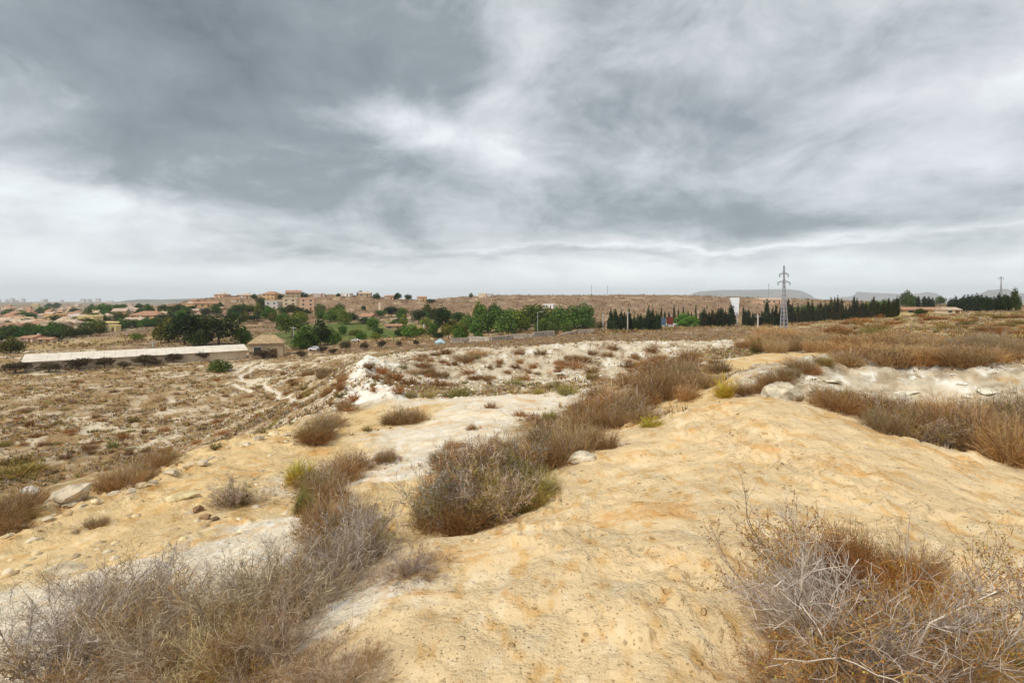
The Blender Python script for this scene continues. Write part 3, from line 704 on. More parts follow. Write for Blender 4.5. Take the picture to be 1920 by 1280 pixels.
o_ = put('green', 566, 908, 84, 66, label='bright green and yellow shrub standing on the yellow sand of the left mound')
o_.color = (1.7, 1.5, .8, 1)
put('green', 570, 962, 56, 72, label='dark green upright shrub just below the bright green one')
T3 = 'on the slope behind the bright green shrub'
for q in [('grey',640,900,110,62),('grey',600,920,110,60),('grey',660,880,90,50),('grey',620,940,100,60),('brown',590,975,70,50)]: put(*q, where=T3)
T4 = 'in the big bush beside the main mound'
for q in [('mid1',900,968,230,120),('mid1',960,930,190,110),('mid0',840,985,170,110),('brown',870,1000,150,90),('grey',810,990,110,95),('grey',880,900,150,85),('grey',930,880,160,90),
          ('olive',960,960,150,90),('brown',920,985,130,70),('yellow',940,900,120,66),('yellow',1000,950,110,60),('yellow',905,930,90,60),('grey',1000,890,130,80),('olive',1010,930,110,70),('brown',830,940,110,80),('grey',850,880,110,60),('mid1',880,950,170,110),('mid0',940,975,150,90)]:
    put(*q, where=T4)
rs0 = np.random.default_rng(9)
T5 = 'in the bush band up the gully'
for q in [('brown',1050,870,120,80),('brown',1080,850,110,75),('grey',1020,840,130,70),('grey',1090,810,130,75),('grey',1140,800,130,70),('grey',1180,785,120,65),('olive',1210,790,90,40),
          ('grey',1100,780,110,55),('grey',1150,765,120,60),('grey',1210,755,120,65),('grey',1260,745,120,65),('brown',1230,725,110,60),('grey',1280,720,110,60),('brown',1180,725,100,50),
          ('brown',1250,700,100,55),('grey',1290,700,70,42),('brown',1290,685,80,45),('tan',1400,650,60,22),('brown',1220,700,90,45),('grey',1310,730,90,55),
          ('grey',1120,745,80,40),('tan',1130,840,80,50),('brown',1200,770,100,55),('grey',1290,750,70,45), ('grey',1350,700,70,40)]:
    q = (q[0] if rs0.random() < .7 else rs0.choice(['tan', 'olive', 'grey']), q[1], q[2], q[3] * .82, q[4] * rs0.uniform(.7, 1.05))
    put(*q, where=T5)
o_ = put('green', 1034, 792, 50, 32, label='small round dark green shrub at the end of the white sand patch')
o_ = put('yellow', 1362, 744, 60, 56, label='yellow green tuft at the foot of the second mound'); o_.color = (1.6, 1.45, .6, 1)
o_ = put('yellow', 1222, 800, 60, 34, label='pale yellow green shrub on the left edge of the main mound'); o_.color = (1.3, 1.3, .7, 1)
o_ = put('green', 1427, 661, 52, 34, label='dark green round shrub standing alone on the ridge above the chalk rim')
if o_: o_.color = (.45, .6, .6, 1)
T6 = 'on the slopes of the second mound'
for q in [('brown',1455,722,90,40),('brown',1430,735,60,32),('grey',1500,692,70,32),('brown',1520,700,50,26),('brown',1395,738,46,28),('olive',1545,684,50,24),('tan',1480,708,50,24)]: put(*q, where=T6)
T7 = 'in the hollow below the chalk outcrop'
for q in [('brown',1570,770,120,52),('brown',1620,785,120,62),('grey',1670,800,130,70),('brown',1720,815,130,75),('grey',1770,820,130,75),('brown',1820,825,130,80),('grey',1870,835,130,85),('brown',1900,870,120,110),
          ('grey',1920,850,130,110),('brown',1640,775,110,50),('brown',1700,790,110,55),('tan',1790,800,120,70),('grey',1850,800,120,70),('tan',1560,755,80,40),('grey',1610,765,90,40),('grey',1900,800,120,80),('brown',1930,800,120,90),('mid0',1745,830,110,50),('tan',1660,810,90,50),('tan',1840,845,110,60)]: put(*q, where=T7)
T8 = 'on the bank above the chalk outcrop'
rs = np.random.default_rng(3)
for k in range(56):
    v = rs.uniform(648, 686); u = rs.uniform(1500 + (v - 648) * 2.4, 1940)
    put(rs.choice(['tan','grey','brown','tan']), u, v, rs.uniform(60, 110), rs.uniform(26, 40), where=T8)
for k in range(20):
    put(rs.choice(['brown','tan']), rs.uniform(1430, 1560), rs.uniform(640, 662), rs.uniform(45, 80), rs.uniform(20, 34), where='behind the second mound')
T9 = 'at the rim of the left mound'
for q in [('grey',215,915,90,50),('grey',250,905,90,55),('brown',275,890,70,45),('grey',290,880,80,50),('olive',310,868,70,34),('tan',235,912,80,36)]: put(*q, where=T9)
put('mid0', 450, 948, 110, 48, label='rounded spiky grey shrub on the bare left mound beside the rock pile')
put('grey', 435, 945, 90, 40, label='thin tan shrub behind the rock pile on the left mound')
put('tan', 181, 985, 42, 24, label='small orange brown tuft alone on the left mound')
T10 = 'on the saddle left of the path'
for q in [('grey',600,820,90,50),('brown',590,830,80,40),('olive',580,820,60,30),('grey',620,800,80,36),('grey',725,865,56,34),('brown',722,862,50,28),('grey',760,795,80,42),('grey',735,795,60,36),('grey',780,790,50,32),
          ('low',920,765,36,16),('low',885,805,26,20),('low',1000,790,40,20),('lowolive',490,812,30,16),('lowyellow',688,808,26,16),('grey',830,865,60,30),('brown',850,840,50,24),('low',975,780,40,18)]: put(*q, where=T10)
T11 = 'on the steep edge at the left of the photo'
for q in [('grey',30,960,110,60),('grey',0,985,110,60),('brown',20,1000,90,40),('olive',50,975,50,30),('grey',60,945,90,36)]: put(*q, where=T11)
T12 = 'on the near plain at the left edge'
for q in [('lowolive',20,895,110,30),('lowyellow',55,885,70,24),('lowolive',30,870,80,22)]: put(*q, where=T12)

# basin and rim
TB = 'in the quarried basin'
for q in [('lowred',690,690,40,16),('lowred',715,700,50,18),('lowred',740,712,60,20),('lowred',765,722,50,18),('lowred',700,712,40,14),('lowred',725,722,40,14),('lowred',745,735,50,16),('lowred',705,732,36,12),
          ('lowred',830,726,56,18),('lowyellow',865,742,60,22),('lowyellow',845,745,46,16),('lowolive',800,745,46,20),('lowolive',770,745,40,18),('lowyellow',965,722,60,16),('lowyellow',1065,738,64,26),
          ('lowolive',1040,730,50,22),('lowyellow',1010,738,30,14),('low',1075,690,72,24),('low',1050,685,40,14),('lowred',936,682,30,12),('lowolive',890,672,34,12),('low',838,684,26,10),('low',1000,690,26,16),
          ('low',1110,665,36,14),('low',1140,668,40,14),('lowolive',1110,712,44,22),('low',1130,718,40,16),('low',1190,672,36,14),('low',1220,660,40,14),('low',1150,655,36,12),('lowred',950,700,30,10),('low',880,700,40,12),
          ('low',910,712,50,14),('low',1180,690,50,20),('low',1230,678,40,16),('low',980,712,50,12),('lowolive',755,690,26,10)]: put(*q, where=TB)
for k in range(46):
    u = rs.uniform(770, 1330); v = rs.uniform(664 + (1330 - u) * .02, 730 - (u - 770) * .04)
    put(rs.choice(['low','lowred','low','lowolive']), u, v, rs.uniform(14, 30), rs.uniform(7, 12), where=TB)
TS = 'on the outer slope of the chalk ridge'
for k in range(30):
    t = rs.random(); u = 560 + 110 * t + rs.normal() * 12; v = rs.uniform(690 + 10 * (1 - t), 770)
    put(rs.choice(['low','tan','lowred','lowolive']), u, v, rs.uniform(20, 46), rs.uniform(9, 18), where=TS)
# plain
TP = 'on the rough plain left of the path'
for q in [('lowolive',250,790,36,12),('low',310,808,36,12),('lowred',55,800,28,16),('lowyellow',210,838,28,18),('low',90,692,30,12)]: put(*q, where=TP)
for k in range(90):
    v = 690 + 170 * rs.random() ** 1.3; u = rs.uniform(0, 560 if v < 790 else 430)
    put(rs.choice(['low','lowred','low','lowolive']), u, v, rs.uniform(14, 34) * (.6 + (v - 690) / 200), rs.uniform(5, 11) * (.6 + (v - 690) / 200), where=TP)
TR = 'on the scrubby rise at the right'
for k in range(95):
    v = rs.uniform(588, 652); u = rs.uniform(1500, 1930)
    put(rs.choice(['low','lowred','tan','lowolive']), u, v, rs.uniform(18, 46) * (.5 + (v - 588) / 90), rs.uniform(7, 13) * (.5 + (v - 588) / 90), where=TR)

for k in range(34):
    v = rs.uniform(592, 646); u = rs.uniform(1560, 1930)
    o_ = put(rs.choice(['lowred','brown','lowred','olive']), u, v, rs.uniform(40, 90) * (.5 + (v - 588) / 90), rs.uniform(10, 18) * (.6 + (v - 588) / 90), where='forming taller patches on the scrubby rise')
for k in range(30):
    u = rs.uniform(760, 1340); v = rs.uniform(662, 712)
    put(rs.choice(['lowred','low','tan']), u, v, rs.uniform(22, 48), rs.uniform(9, 15), where='on the chalk rim face')
# ------------------------------------------------------------------ ground cover nobody could count
def tufts(name, pts, size, pal, seed, blades=9, mat=None, hgt=.5):
    """many small dry tufts joined into one object"""
    n = len(pts)
    idx = np.repeat(np.arange(n), blades); N = n * blades
    a = rng.uniform(0, 6.283, N); tl = rng.uniform(.2, 1.25, N); s = size[idx] * rng.uniform(.5, 1.1, N)
    d = np.stack([np.cos(a) * np.sin(tl), np.sin(a) * np.sin(tl), np.cos(tl) * hgt * 2], 1)
    side = unit(np.stack([-np.sin(a), np.cos(a), rng.normal(size=N) * .3], 1)) * (s * rng.uniform(.08, .2, N))[:, None]
    o = pts[idx] + np.stack([np.cos(a), np.sin(a), 0 * a], 1) * (s * .2)[:, None]
    V = np.stack([o - side, o + side, o + d * s[:, None]], 1).reshape(-1, 3)
    k = rng.integers(0, len(pal), n)[idx]; c = np.array(pal)[k] * rng.uniform(.7, 1.25, (N, 1))
    me = mesh_np(name, V, np.arange(N * 3).reshape(-1, 3), mat or M_twig, np.repeat(c, 3, 0))
    return tag(link(name, me), kind='stuff')
def scatter(n, ulo, uhi, dlo, dhi, keep, seed):
    r_ = np.random.default_rng(seed)
    d = np.exp(r_.uniform(math.log(dlo), math.log(dhi), n)); x = (r_.uniform(ulo, uhi, n) - CU) / F * d
    zw = zones(x, d); p = sum(zw[:, ZN.index(k)] * w for k, w in keep.items())
    m = r_.random(n) < p * (0.12 + 1.4 * sstep(-.2, .25, fbm(x, d, np.maximum(d, 1).mean() * .06, 4, seed)))
    x, d = x[m], d[m]
    return np.stack([x, d, gz(x, d) - .02], 1), d
p_, d_ = scatter(95000, -60, 1980, 25, 130, {'scrub': .9, 'tan': .8, 'field': .7, 'rust': .9, 'chalk': .16, 'hill': .4}, 5)
m_ = np.ones(len(p_), bool)
for pp, w in PATHS: m_ &= seg_dist(p_[:, 0], p_[:, 1], pp) > w * 2.2
p_, d_ = p_[m_], d_[m_]
tufts('scrub_cover', p_, rng.uniform(.12, .42, len(p_)) * (d_ / 60) ** .3, BRN + RST[:1] + GREY[:3] + OLV + BRN[3:], 1, blades=8)
p_, d_ = scatter(14000, 1000, 2000, 7.5, 30, {'tan': .9}, 6)
tufts('grass_cover', p_, rng.uniform(.04, .16, len(p_)) * (d_ / 12) ** .4, BRN + [(.40,.27,.13), (.46,.34,.18)] + GREY[1:2], 2, blades=10, hgt=.8)
p_, d_ = scatter(42000, -60, 1980, 130, 640, {'hill': .8, 'field': .6, 'tan': .8, 'brown': .5, 'town': .2, 'green': .0}, 8)
tufts('distant_scrub', p_, rng.uniform(.4, 1.5, len(p_)) * (d_ / 250) ** .5, BRN + OLV[1:] + RST[2:], 3, blades=6)
# pebbles and clods on the bare earth
def pebbles(name, pts, size, pal, seed):
    n = len(pts)
    ico = np.array([(0,0,.8),(.9,0,.1),(.3,.85,.15),(-.75,.5,.05),(-.7,-.55,.1),(.3,-.8,.05),(0,0,-.6)])
    fc = np.array([(0,1,2),(0,2,3),(0,3,4),(0,4,5),(0,5,1),(6,2,1),(6,3,2),(6,4,3),(6,5,4),(6,1,5)])
    a = rng.uniform(0, 6.28, n); ca, sa = np.cos(a), np.sin(a)
    v = ico[None] * size[:, None, None] * rng.uniform(.6, 1.3, (n, 7, 3)) * np.array((1.15, .85, .6))
    V = np.stack([v[..., 0] * ca[:, None] - v[..., 1] * sa[:, None], v[..., 0] * sa[:, None] + v[..., 1] * ca[:, None], v[..., 2]], -1) + pts[:, None]
    c = np.array(pal)[rng.integers(0, len(pal), n)] * rng.uniform(.8, 1.15, (n, 1))
    me = mesh_np(name, V.reshape(-1, 3), (fc[None] + (np.arange(n) * 7)[:, None, None]).reshape(-1, 3), M_stone, np.repeat(c, 7, 0))
    return tag(link(name, me), kind='stuff')
M_stone = pmat('loose_stone', attr=True, var=.2, nscale=30, bump=.004, bscale=60)
p_, d_ = scatter(26000, -60, 1980, 1.9, 26, {'ochre': .6, 'sand': .7, 'cream': .30, 'chalk': .6}, 11)
pebbles('pebbles', p_, (rng.pareto(2.2, len(p_)) * .008 + .009).clip(0, .035) * (1 + d_ * .05), [(.55,.38,.19), (.44,.28,.13), (.70,.58,.40), (.34,.22,.11)], 4)
p_, d_ = scatter(9000, -60, 620, 4, 12, {'sand': .8, 'cream': .2}, 21)
pebbles('broken_stones', p_, (rng.pareto(1.8, len(p_)) * .012 + .008).clip(0, .10), [(.62,.48,.27), (.52,.37,.19), (.70,.58,.40), (.45,.33,.2)], 4)
p_, d_ = scatter(16000, 560, 1500, 24, 80, {'chalk': .9, 'scrub': .4, 'rust': .3, 'tan': .2}, 12)
pebbles('chalk_rubble', p_, rng.uniform(.05, .28, len(p_)), [(.68,.62,.48), (.55,.46,.32), (.74,.69,.56), (.48,.38,.25)], 4)

# ------------------------------------------------------------------ rocks
def rock_mesh(name, seed, dims, cuts=10, col=(.5,.42,.3), rough=.05):
    r_ = random.Random(seed); bm = bmesh.new()
    for _ in range(90 if 'boulder' in name else 26):
        p = Vector((r_.gauss(0, 1), r_.gauss(0, 1), r_.gauss(0, 1))).normalized() * r_.uniform(.8, 1.0); bm.verts.new(p)
    bmesh.ops.convex_hull(bm, input=bm.verts); 
    for v in [v for v in bm.verts if not v.link_faces]: bm.verts.remove(v)
    bmesh.ops.triangulate(bm, faces=bm.faces)
    bmesh.ops.subdivide_edges(bm, edges=bm.edges, cuts=3, use_grid_fill=True)
    vs = np.array([v.co for v in bm.verts]); n = unit(vs)
    dsp = fbm(vs[:, 0] * 1.3 + vs[:, 2] + seed, vs[:, 1] * 1.3 - vs[:, 2] * .7, 1.0, 4, seed) * rough * 4
    lay = np.floor(vs[:, 2] * 5 + seed) * 1.7; dsp += perlin(lay, vs[:, 0] * .6, seed) * rough
    for v, k, q in zip(bm.verts, dsp, n): v.co += Vector(q) * float(k); v.co = Vector((v.co.x * dims[0], v.co.y * dims[1], v.co.z * dims[2]))
    me = bpy.data.meshes.new(name); bm.to_mesh(me); bm.free(); me.materials.append(pmat('rock', col, var=.3, nscale=7, bump=.02, bscale=14)); return me
def rock(u, v, wpx, dims, seed, label, col=(.5,.42,.3), rz=None, sink=.3, tilt=(0,0), name='rock', parent=None):
    h = hit(u, v); x, d = h; s = wpx / F * d / 2 / dims[0]
    me = rock_mesh('boulder' if 'rounded' in label else name, seed, [k * s for k in dims], col=col)
    o = link(name, me); o.location = (x, d, g1(x, d) + dims[2] * s * (1 - 2 * sink)); o.rotation_euler = (tilt[0], tilt[1], rz if rz is not None else seed * 1.3)
    return tag(o, label, 'rock')
rock(125, 1072, 92, (1,.55,.16), 3, 'flat pale stone slab lying on the left mound near the lower left', (.50,.41,.27), rz=.15, sink=.15, tilt=(.1,.12))
rock(56, 925, 36, (1,.8,.5), 5, 'white angular block at the rim of the left mound, leftmost', (.66,.62,.55), rz=.4, sink=.25, tilt=(.1,.3))
rock(125, 935, 78, (1,.8,.6), 8, 'big grey and cream boulder half buried at the rim of the left mound', (.50,.42,.30), rz=.2, sink=.45, tilt=(0,-.3))
rock(1092, 862, 60, (1,.7,.5), 12, 'rounded pale boulder at the left edge of the main mound below brown shrubs', (.60,.52,.38), sink=.45)
rock(1468, 738, 84, (1,.8,.62), 14, 'smooth rounded chalk boulder at the left end of the white outcrop', (.50,.43,.31), rz=.2, sink=.55)
for k, (u, v, w_, l, c) in enumerate([(352, 965, 22, 'cream stone at the left of the small rock pile', (.60,.48,.32)), (372, 958, 34, 'dark brown shelf stone topping the small rock pile', (.25,.15,.08)),
        (385, 972, 30, 'rusty brown stone at the middle of the small rock pile', (.36,.22,.12)), (403, 975, 20, 'dark stone at the right end of the small rock pile', (.20,.12,.07)), (370, 978, 18, 'small pale stone in front of the rock pile', (.58,.48,.34)),
        (340, 935, 62, 'smooth pale yellow boulder just behind the small rock pile', (.62,.49,.26))]):
    rock(u, v, w_, (1,.7,.45 if w_ < 50 else .3), 20 + k, l, c, sink=.3 if w_ < 50 else .4)
for k, (u, v, w_, l) in enumerate([(1560, 716, 46, 'leftmost flat grey slab on top of the chalk outcrop'), (1700, 738, 50, 'weathered slab on the front of the chalk outcrop'),
        (1850, 735, 60, 'large tilted slab beside the crack of the chalk outcrop'),
        (1600, 745, 44, 'low block at the foot of the chalk outcrop'), (1820, 765, 40, 'small block below the tilted slab of the chalk outcrop')]):
    rock(u, v, w_, (1,.6,.16), 40 + k, l, (.62,.57,.44), sink=.35, tilt=(.05,.12))

for k in range(20):
    t = (k + .5) / 20; u = 10 + 540 * t + rs.uniform(-10, 10); v = float(np.interp(u, (0, 100, 200, 280, 430, 550), (1005, 957, 926, 902, 838, 806))) + rs.uniform(0, 14)
    o = rock(u, v, rs.uniform(14, 34), (1, .7, .4), 100 + k, 'x', [(.66,.52,.32), (.60,.50,.36), (.52,.43,.30)][k % 3], sink=.3)
    auto(o, 'sandstone rock', 'along the eroded edge of the left mound', 'rock', 'rocks along the edge of the left mound')
for k in range(16):
    u = rs.uniform(1490, 1915); v = rs.uniform(704, min(772, 728 + (u - 1480) * .15)); 
    o = rock(u, v, rs.uniform(10, 24), (1, .7, rs.uniform(.25, .5)), 140 + k, 'x', [(.66,.61,.50), (.58,.52,.41), (.72,.68,.58)][k % 3], sink=.35, tilt=(rs.uniform(-.2, .2), rs.uniform(-.2, .2)))
    auto(o, 'chalky rock', 'on the white outcrop at the right', 'rock', 'loose rocks on the chalk outcrop')
sp = np.array([(o.location.x, o.location.y, o.scale[0]) for o, w_, _ in AUTO if 'shrub' in w_ or 'grass' in w_ if o.location.y < 22] + [(o.location.x, o.location.y, o.scale[0]) for o in COL.objects if o.get('group', '').startswith('large dry')])
ii = np.repeat(np.arange(len(sp)), 26); rr_ = sp[ii, 2] * rng.uniform(.15, .95, len(ii)); aa = rng.uniform(0, 6.283, len(ii))
lx, ly = sp[ii, 0] + rr_ * np.cos(aa), sp[ii, 1] + rr_ * np.sin(aa)
tufts('dry_litter', np.stack([lx, ly, gz(lx, ly) - .01], 1), rng.uniform(.03, .11, len(lx)) * np.clip(ly / 9, .35, 1), BRN + RST[:1] + GREY[:2], 9, blades=7, hgt=.45)

# ------------------------------------------------------------------ trees
M_leafy = pmat('tree_foliage', attr=True, tint=True, var=.25, nscale=.5, transl=.2)
M_bark = pmat('bark', (.13,.095,.065), var=.3, nscale=3)
def crown(name, lobes, n, leaf, pal, fill=.25, flat=1.0):
    lob = np.array(lobes); wgt = lob[:, 3] ** 2; k = rng.choice(len(lob), n, p=wgt / wgt.sum())
    d = unit(rng.normal(size=(n, 3))); r = np.where(rng.random(n) < fill, rng.random(n), rng.uniform(.75, 1.08, n))
    bump = 1 + .22 * perlin(d[:, 0] * 2.5 + k * 3.1, d[:, 1] * 2.5 + d[:, 2] * 2, 8)
    c = lob[k, :3] + d * (r * bump)[:, None] * lob[k, 3:4] * np.array((1, 1, flat))
    a = unit(rng.normal(size=(n, 3)) + d * .3); b = unit(np.cross(a, rng.normal(size=(n, 3)))); s = leaf * rng.uniform(.6, 1.5, n)[:, None]
    V = np.stack([c - a * s, c - b * s * .7, c + a * s, c + b * s * .7], 1).reshape(-1, 3)
    cc = np.array(pal)[rng.integers(0, len(pal), n)] * rng.uniform(.7, 1.3, (n, 1)) * (1 + .35 * perlin(c[:, 0] * 5, c[:, 2] * 5 + c[:, 1] * 4, 4))[:, None]
    return mesh_np(name, V, np.arange(n * 4).reshape(-1, 4), M_leafy, np.repeat(cc, 4, 0))
def trunk(name, h, r, limbs, seed, spread=.25):
    L = [np.linspace((0, 0, -.06), (rng.normal() * .02, rng.normal() * .02, h), 6)]
    R_ = [np.linspace(r, r * .5, 6)]
    for k in range(limbs):
        a = 6.28 * k / max(limbs, 1) + rng.random(); z0 = h * rng.uniform(.4, .95)
        L.append(np.linspace((0, 0, z0), (math.cos(a) * spread, math.sin(a) * spread, z0 + rng.uniform(.15, .35)), 6)); R_.append(np.linspace(r * .5, r * .15, 6))
    V, Fq = sweep(np.array(L), np.array(R_), 6)
    return mesh_np(name, V, Fq, M_bark)
G1 = [(.07,.115,.022), (.10,.15,.03), (.04,.065,.018), (.17,.19,.045)]
G2 = [(.035,.055,.022), (.05,.07,.025), (.028,.042,.018)]
G3 = [(.12,.10,.045), (.15,.115,.055), (.09,.075,.035), (.17,.12,.06)]
def mk(kind):
    U = rng.uniform
    if kind == 'round':
        lb = [(0, 0, .50, .32)] + [(.27 * math.cos(a) * U(.7, 1.1), .27 * math.sin(a) * U(.7, 1.1), U(.22, .66), U(.17, .26)) for a in np.arange(9) * .7 + U(0, 1)] + [(U(-.1, .1), U(-.1, .1), .80, .18)]
        return trunk('trunk', .45, .035, 4, 0), crown('crown', lb, 2600, .030, G1)
    if kind == 'pine':
        lb = [(.30 * math.cos(a) * U(.5, 1.2), .30 * math.sin(a) * U(.5, 1.2), U(.38, .78), U(.17, .25)) for a in np.arange(10) * .8] + [(0, 0, .75, .24)]
        return trunk('trunk', .6, .03, 5, 0, .3), crown('crown', lb, 2400, .028, G1[:3] + G2, flat=.8)
    if kind == 'cypress':
        zs = np.linspace(.14, .93, 9); lb = [(U(-.012, .012), U(-.012, .012), z, .105 * math.sin(min(1, (1.03 - z) * 1.6) * 1.57) * U(.8, 1.1)) for z in zs]
        return trunk('trunk', .3, .018, 0, 0), crown('crown', lb, 1300, .022, G2, flat=1.5)
    if kind == 'bare':
        lb = [(.24 * math.cos(a), .24 * math.sin(a), U(.36, .68), U(.16, .24)) for a in np.arange(7) * .95] + [(0, 0, .62, .28)]
        return trunk('trunk', .4, .03, 5, 0), crown('crown', lb, 1300, .032, G3, flat=.85)
TP_ = {k: [mk(k) for _ in range(n)] for k, n in (('round', 4), ('pine', 2), ('cypress', 4), ('bare', 3))}
TW = {'round': .94, 'pine': .92, 'cypress': .22, 'bare': .88}
TN = {'round': 'broadleaf_tree', 'pine': 'pine_tree', 'cypress': 'cypress_tree', 'bare': 'small_tree'}
TD = {'round': 'bushy green tree', 'pine': 'green pine with spreading crown', 'cypress': 'dark narrow cypress', 'bare': 'small brownish tree'}
def tree(kind, u, v, hpx, wpx=None, where='', tint=(1, 1, 1), what=None, label=None, grp=None, back=0.0):
    h = hit(u, v)
    if h is None: return
    x, d = h; d2 = d + back; x = x * d2 / d; z = g1(x, d2)
    H_ = hpx / F * d2; w = (wpx / F * d2 / TW[kind]) if wpx else H_
    o = empty(TN[kind], (x, d2, z - .1), rng.uniform(0, 6.28), (w, w, H_))
    tm, cm = TP_[kind][rng.integers(len(TP_[kind]))]
    link('trunk', tm, o); c = link('crown', cm, o); k = rng.uniform(.8, 1.25); c.color = (tint[0] * k, tint[1] * k, tint[2] * k, 1)
    if label: tag(o, label, 'tree', grp)
    else: auto(o, what or TD[kind], where, 'tree', grp or {'cypress': 'cypresses in the rows on the right', 'bare': 'small brownish trees'}.get(kind, 'green trees in the middle distance'))
    return o
YG, DK, BRT = (1.7, 1.5, .9), (.6, .65, .8), (1.5, 1.1, .8)
rs = np.random.default_rng(44)
A1 = 'beyond the pale shed roof'
for q in [('round',316,642,50,54,A1,BRT),('pine',346,647,64,74,A1,DK),('round',372,648,46,54,A1,DK),('pine',410,647,62,72,A1,(1,.9,.9)),('round',453,645,36,42,A1,(1.2,1.3,1)),('round',257,637,15,26,A1,YG)]: tree(*q)
A2 = 'beside the green field'
for q in [('pine',548,632,40,54,A2,YG),('round',575,652,48,48,A2,(1,1.2,1)),('round',600,648,58,40,A2,DK),('round',622,646,34,40,A2,(1.2,1.4,1)),('round',563,655,40,34,A2,(1,1.2,1)),('round',655,600,16,40,A2,DK),('round',700,618,26,26,A2,(1.2,1.5,1)),
          ('round',770,632,26,40,A2,(1.2,1.5,1)),('round',790,630,18,24,A2,YG),('pine',785,608,30,30,A2,DK),('pine',830,625,55,30,A2,DK),('round',757,630,24,30,A2,(1,1.3,.9)),('round',800,612,18,30,A2,YG),('round',845,622,26,26,A2,BRT)]: tree(*q)
for k in range(64):
    u = rs.uniform(430, 880); v = 592 + 46 * rs.random() * (1 if u > 640 else .35); tree('round' if rs.random() < .7 else 'pine', u, v, rs.uniform(12, 30), rs.uniform(14, 32), 'between the hillside and the grove', [YG, DK, (1,1.3,.9), (1.1,1.4,1), BRT][k % 5])
A3 = 'in the green grove in the centre'
for q in [('round',882,622,32,34,(1,1.2,1)),('round',905,624,54,46,(1.1,1.4,1)),('round',930,622,52,52,(1.1,1.5,1)),('round',950,626,46,50,(1,1.2,1)),('round',975,622,46,42,YG),('pine',1004,622,56,48,YG),
          ('round',1030,622,40,44,(1.2,1.3,1)),('round',1048,618,48,46,(1,1.3,1)),('round',1075,616,46,50,(1.1,1.5,1)),('round',1092,614,48,46,(1,1.4,1)),('round',1103,616,30,32,(1,1.3,1)),('round',900,604,40,30,YG),
          ('round',925,600,34,30,DK),('round',990,612,40,34,YG),('round',960,612,36,36,(1.1,1.4,1)),('round',1017,624,30,34,(1.1,1.2,.8)),('round',890,626,26,26,(1,1.3,1)),('round',1062,622,26,28,(1.1,1.4,1))]: tree(q[0], q[1], q[2], q[3], q[4], A3, q[5])
A4 = 'along the low stone wall'
for q in [('round',860,639,28,30,(1.1,1.4,1)),('round',897,638,20,22,(.9,1.1,.9)),('round',1036,628,24,24,(1,1.1,1)),('round',1063,624,22,22,(1,1.1,1)),('bare',1006,631,14,16,(1,1,1)),('bare',1125,620,22,20,(1,1.1,1))]: tree(q[0], q[1], q[2], q[3], q[4], A4, q[5])
A5 = 'in front of the long shed'
for q in [(28,700,26,50),(92,698,24,42),(148,694,28,44),(196,690,26,34),(232,692,18,24),(272,686,26,42),(292,686,16,24),(327,680,22,30),(378,676,22,26),(405,672,12,16),(450,668,16,22),(494,672,24,46),(520,655,22,20)]: tree('bare', q[0], q[1], q[2], q[3], A5, (.8, .75, .8))
tree('round', 413, 697, 26, 44, '', (1.1, 1.1, .9), label='olive green rounded tree in front of the right half of the long shed')
A6 = 'on the edge of the brown field'
for q in [(648,658,24,24),(683,656,18,18),(716,654,20,18),(748,650,14,12),(780,648,14,12),(605,662,16,20),(565,672,18,22),(625,664,14,18)]: tree('bare', q[0], q[1], q[2], q[3], A6, (.8, .75, .8))
A7 = 'on the hillside above the houses'
rs = np.random.default_rng(12)
for u, v, h_, w_, t in [(477,562,12,12,DK),(490,575,20,22,DK),(455,590,22,22,DK),(470,588,18,24,(1,1.2,1)),(525,560,8,14,DK),(570,557,10,16,DK),(605,556,7,12,DK),(635,556,7,10,DK),(675,556,12,14,DK),(706,560,12,16,DK),(745,562,14,18,DK),(766,563,12,16,DK),(808,568,8,20,DK),
                      (883,558,10,9,DK),(600,582,14,22,(1,1.1,1)),(500,585,14,20,DK),(540,586,12,20,DK),(560,586,10,20,DK),(575,588,10,18,DK),(440,592,18,26,(1,1.1,1)),(405,590,22,24,(1,1.1,1)),(385,592,16,20,DK),(682,582,10,10,DK),(620,586,10,14,BRT),(640,588,12,14,BRT),
                      (350,588,14,20,(1,1.2,1)),(412,580,14,16,DK),(360,582,10,16,DK),(335,585,16,26,DK),(310,590,20,26,DK)]: tree('round', u, v, h_, w_, A7, t)
A8 = 'among the houses of the town'
for k in range(90):
    u = rs.uniform(0, 340); v = rs.uniform(577, 645 - max(0, (u - 60)) * .14); s = (v - 555) / 90
    tree('round', u, v, 6 + 22 * s * rs.uniform(.7, 1.2), 9 + 26 * s * rs.uniform(.7, 1.3), A8, (rs.uniform(.6, 1.1), rs.uniform(.7, 1.3), .8))
for u, v, h_, w_, t in [(20,662,34,44,BRT),(8,640,30,40,DK),(35,640,24,30,DK),(100,612,22,46,DK),(70,610,16,30,(1,1.3,1)),(95,640,22,40,DK),(150,628,20,18,BRT),(185,625,22,26,BRT),(200,592,24,40,(1,1.3,1)),(175,592,20,30,(1,1.3,1)),(225,612,18,26,DK),(315,598,16,26,DK),(262,606,14,24,DK)]: tree('round', u, v, h_, w_, A8, t)

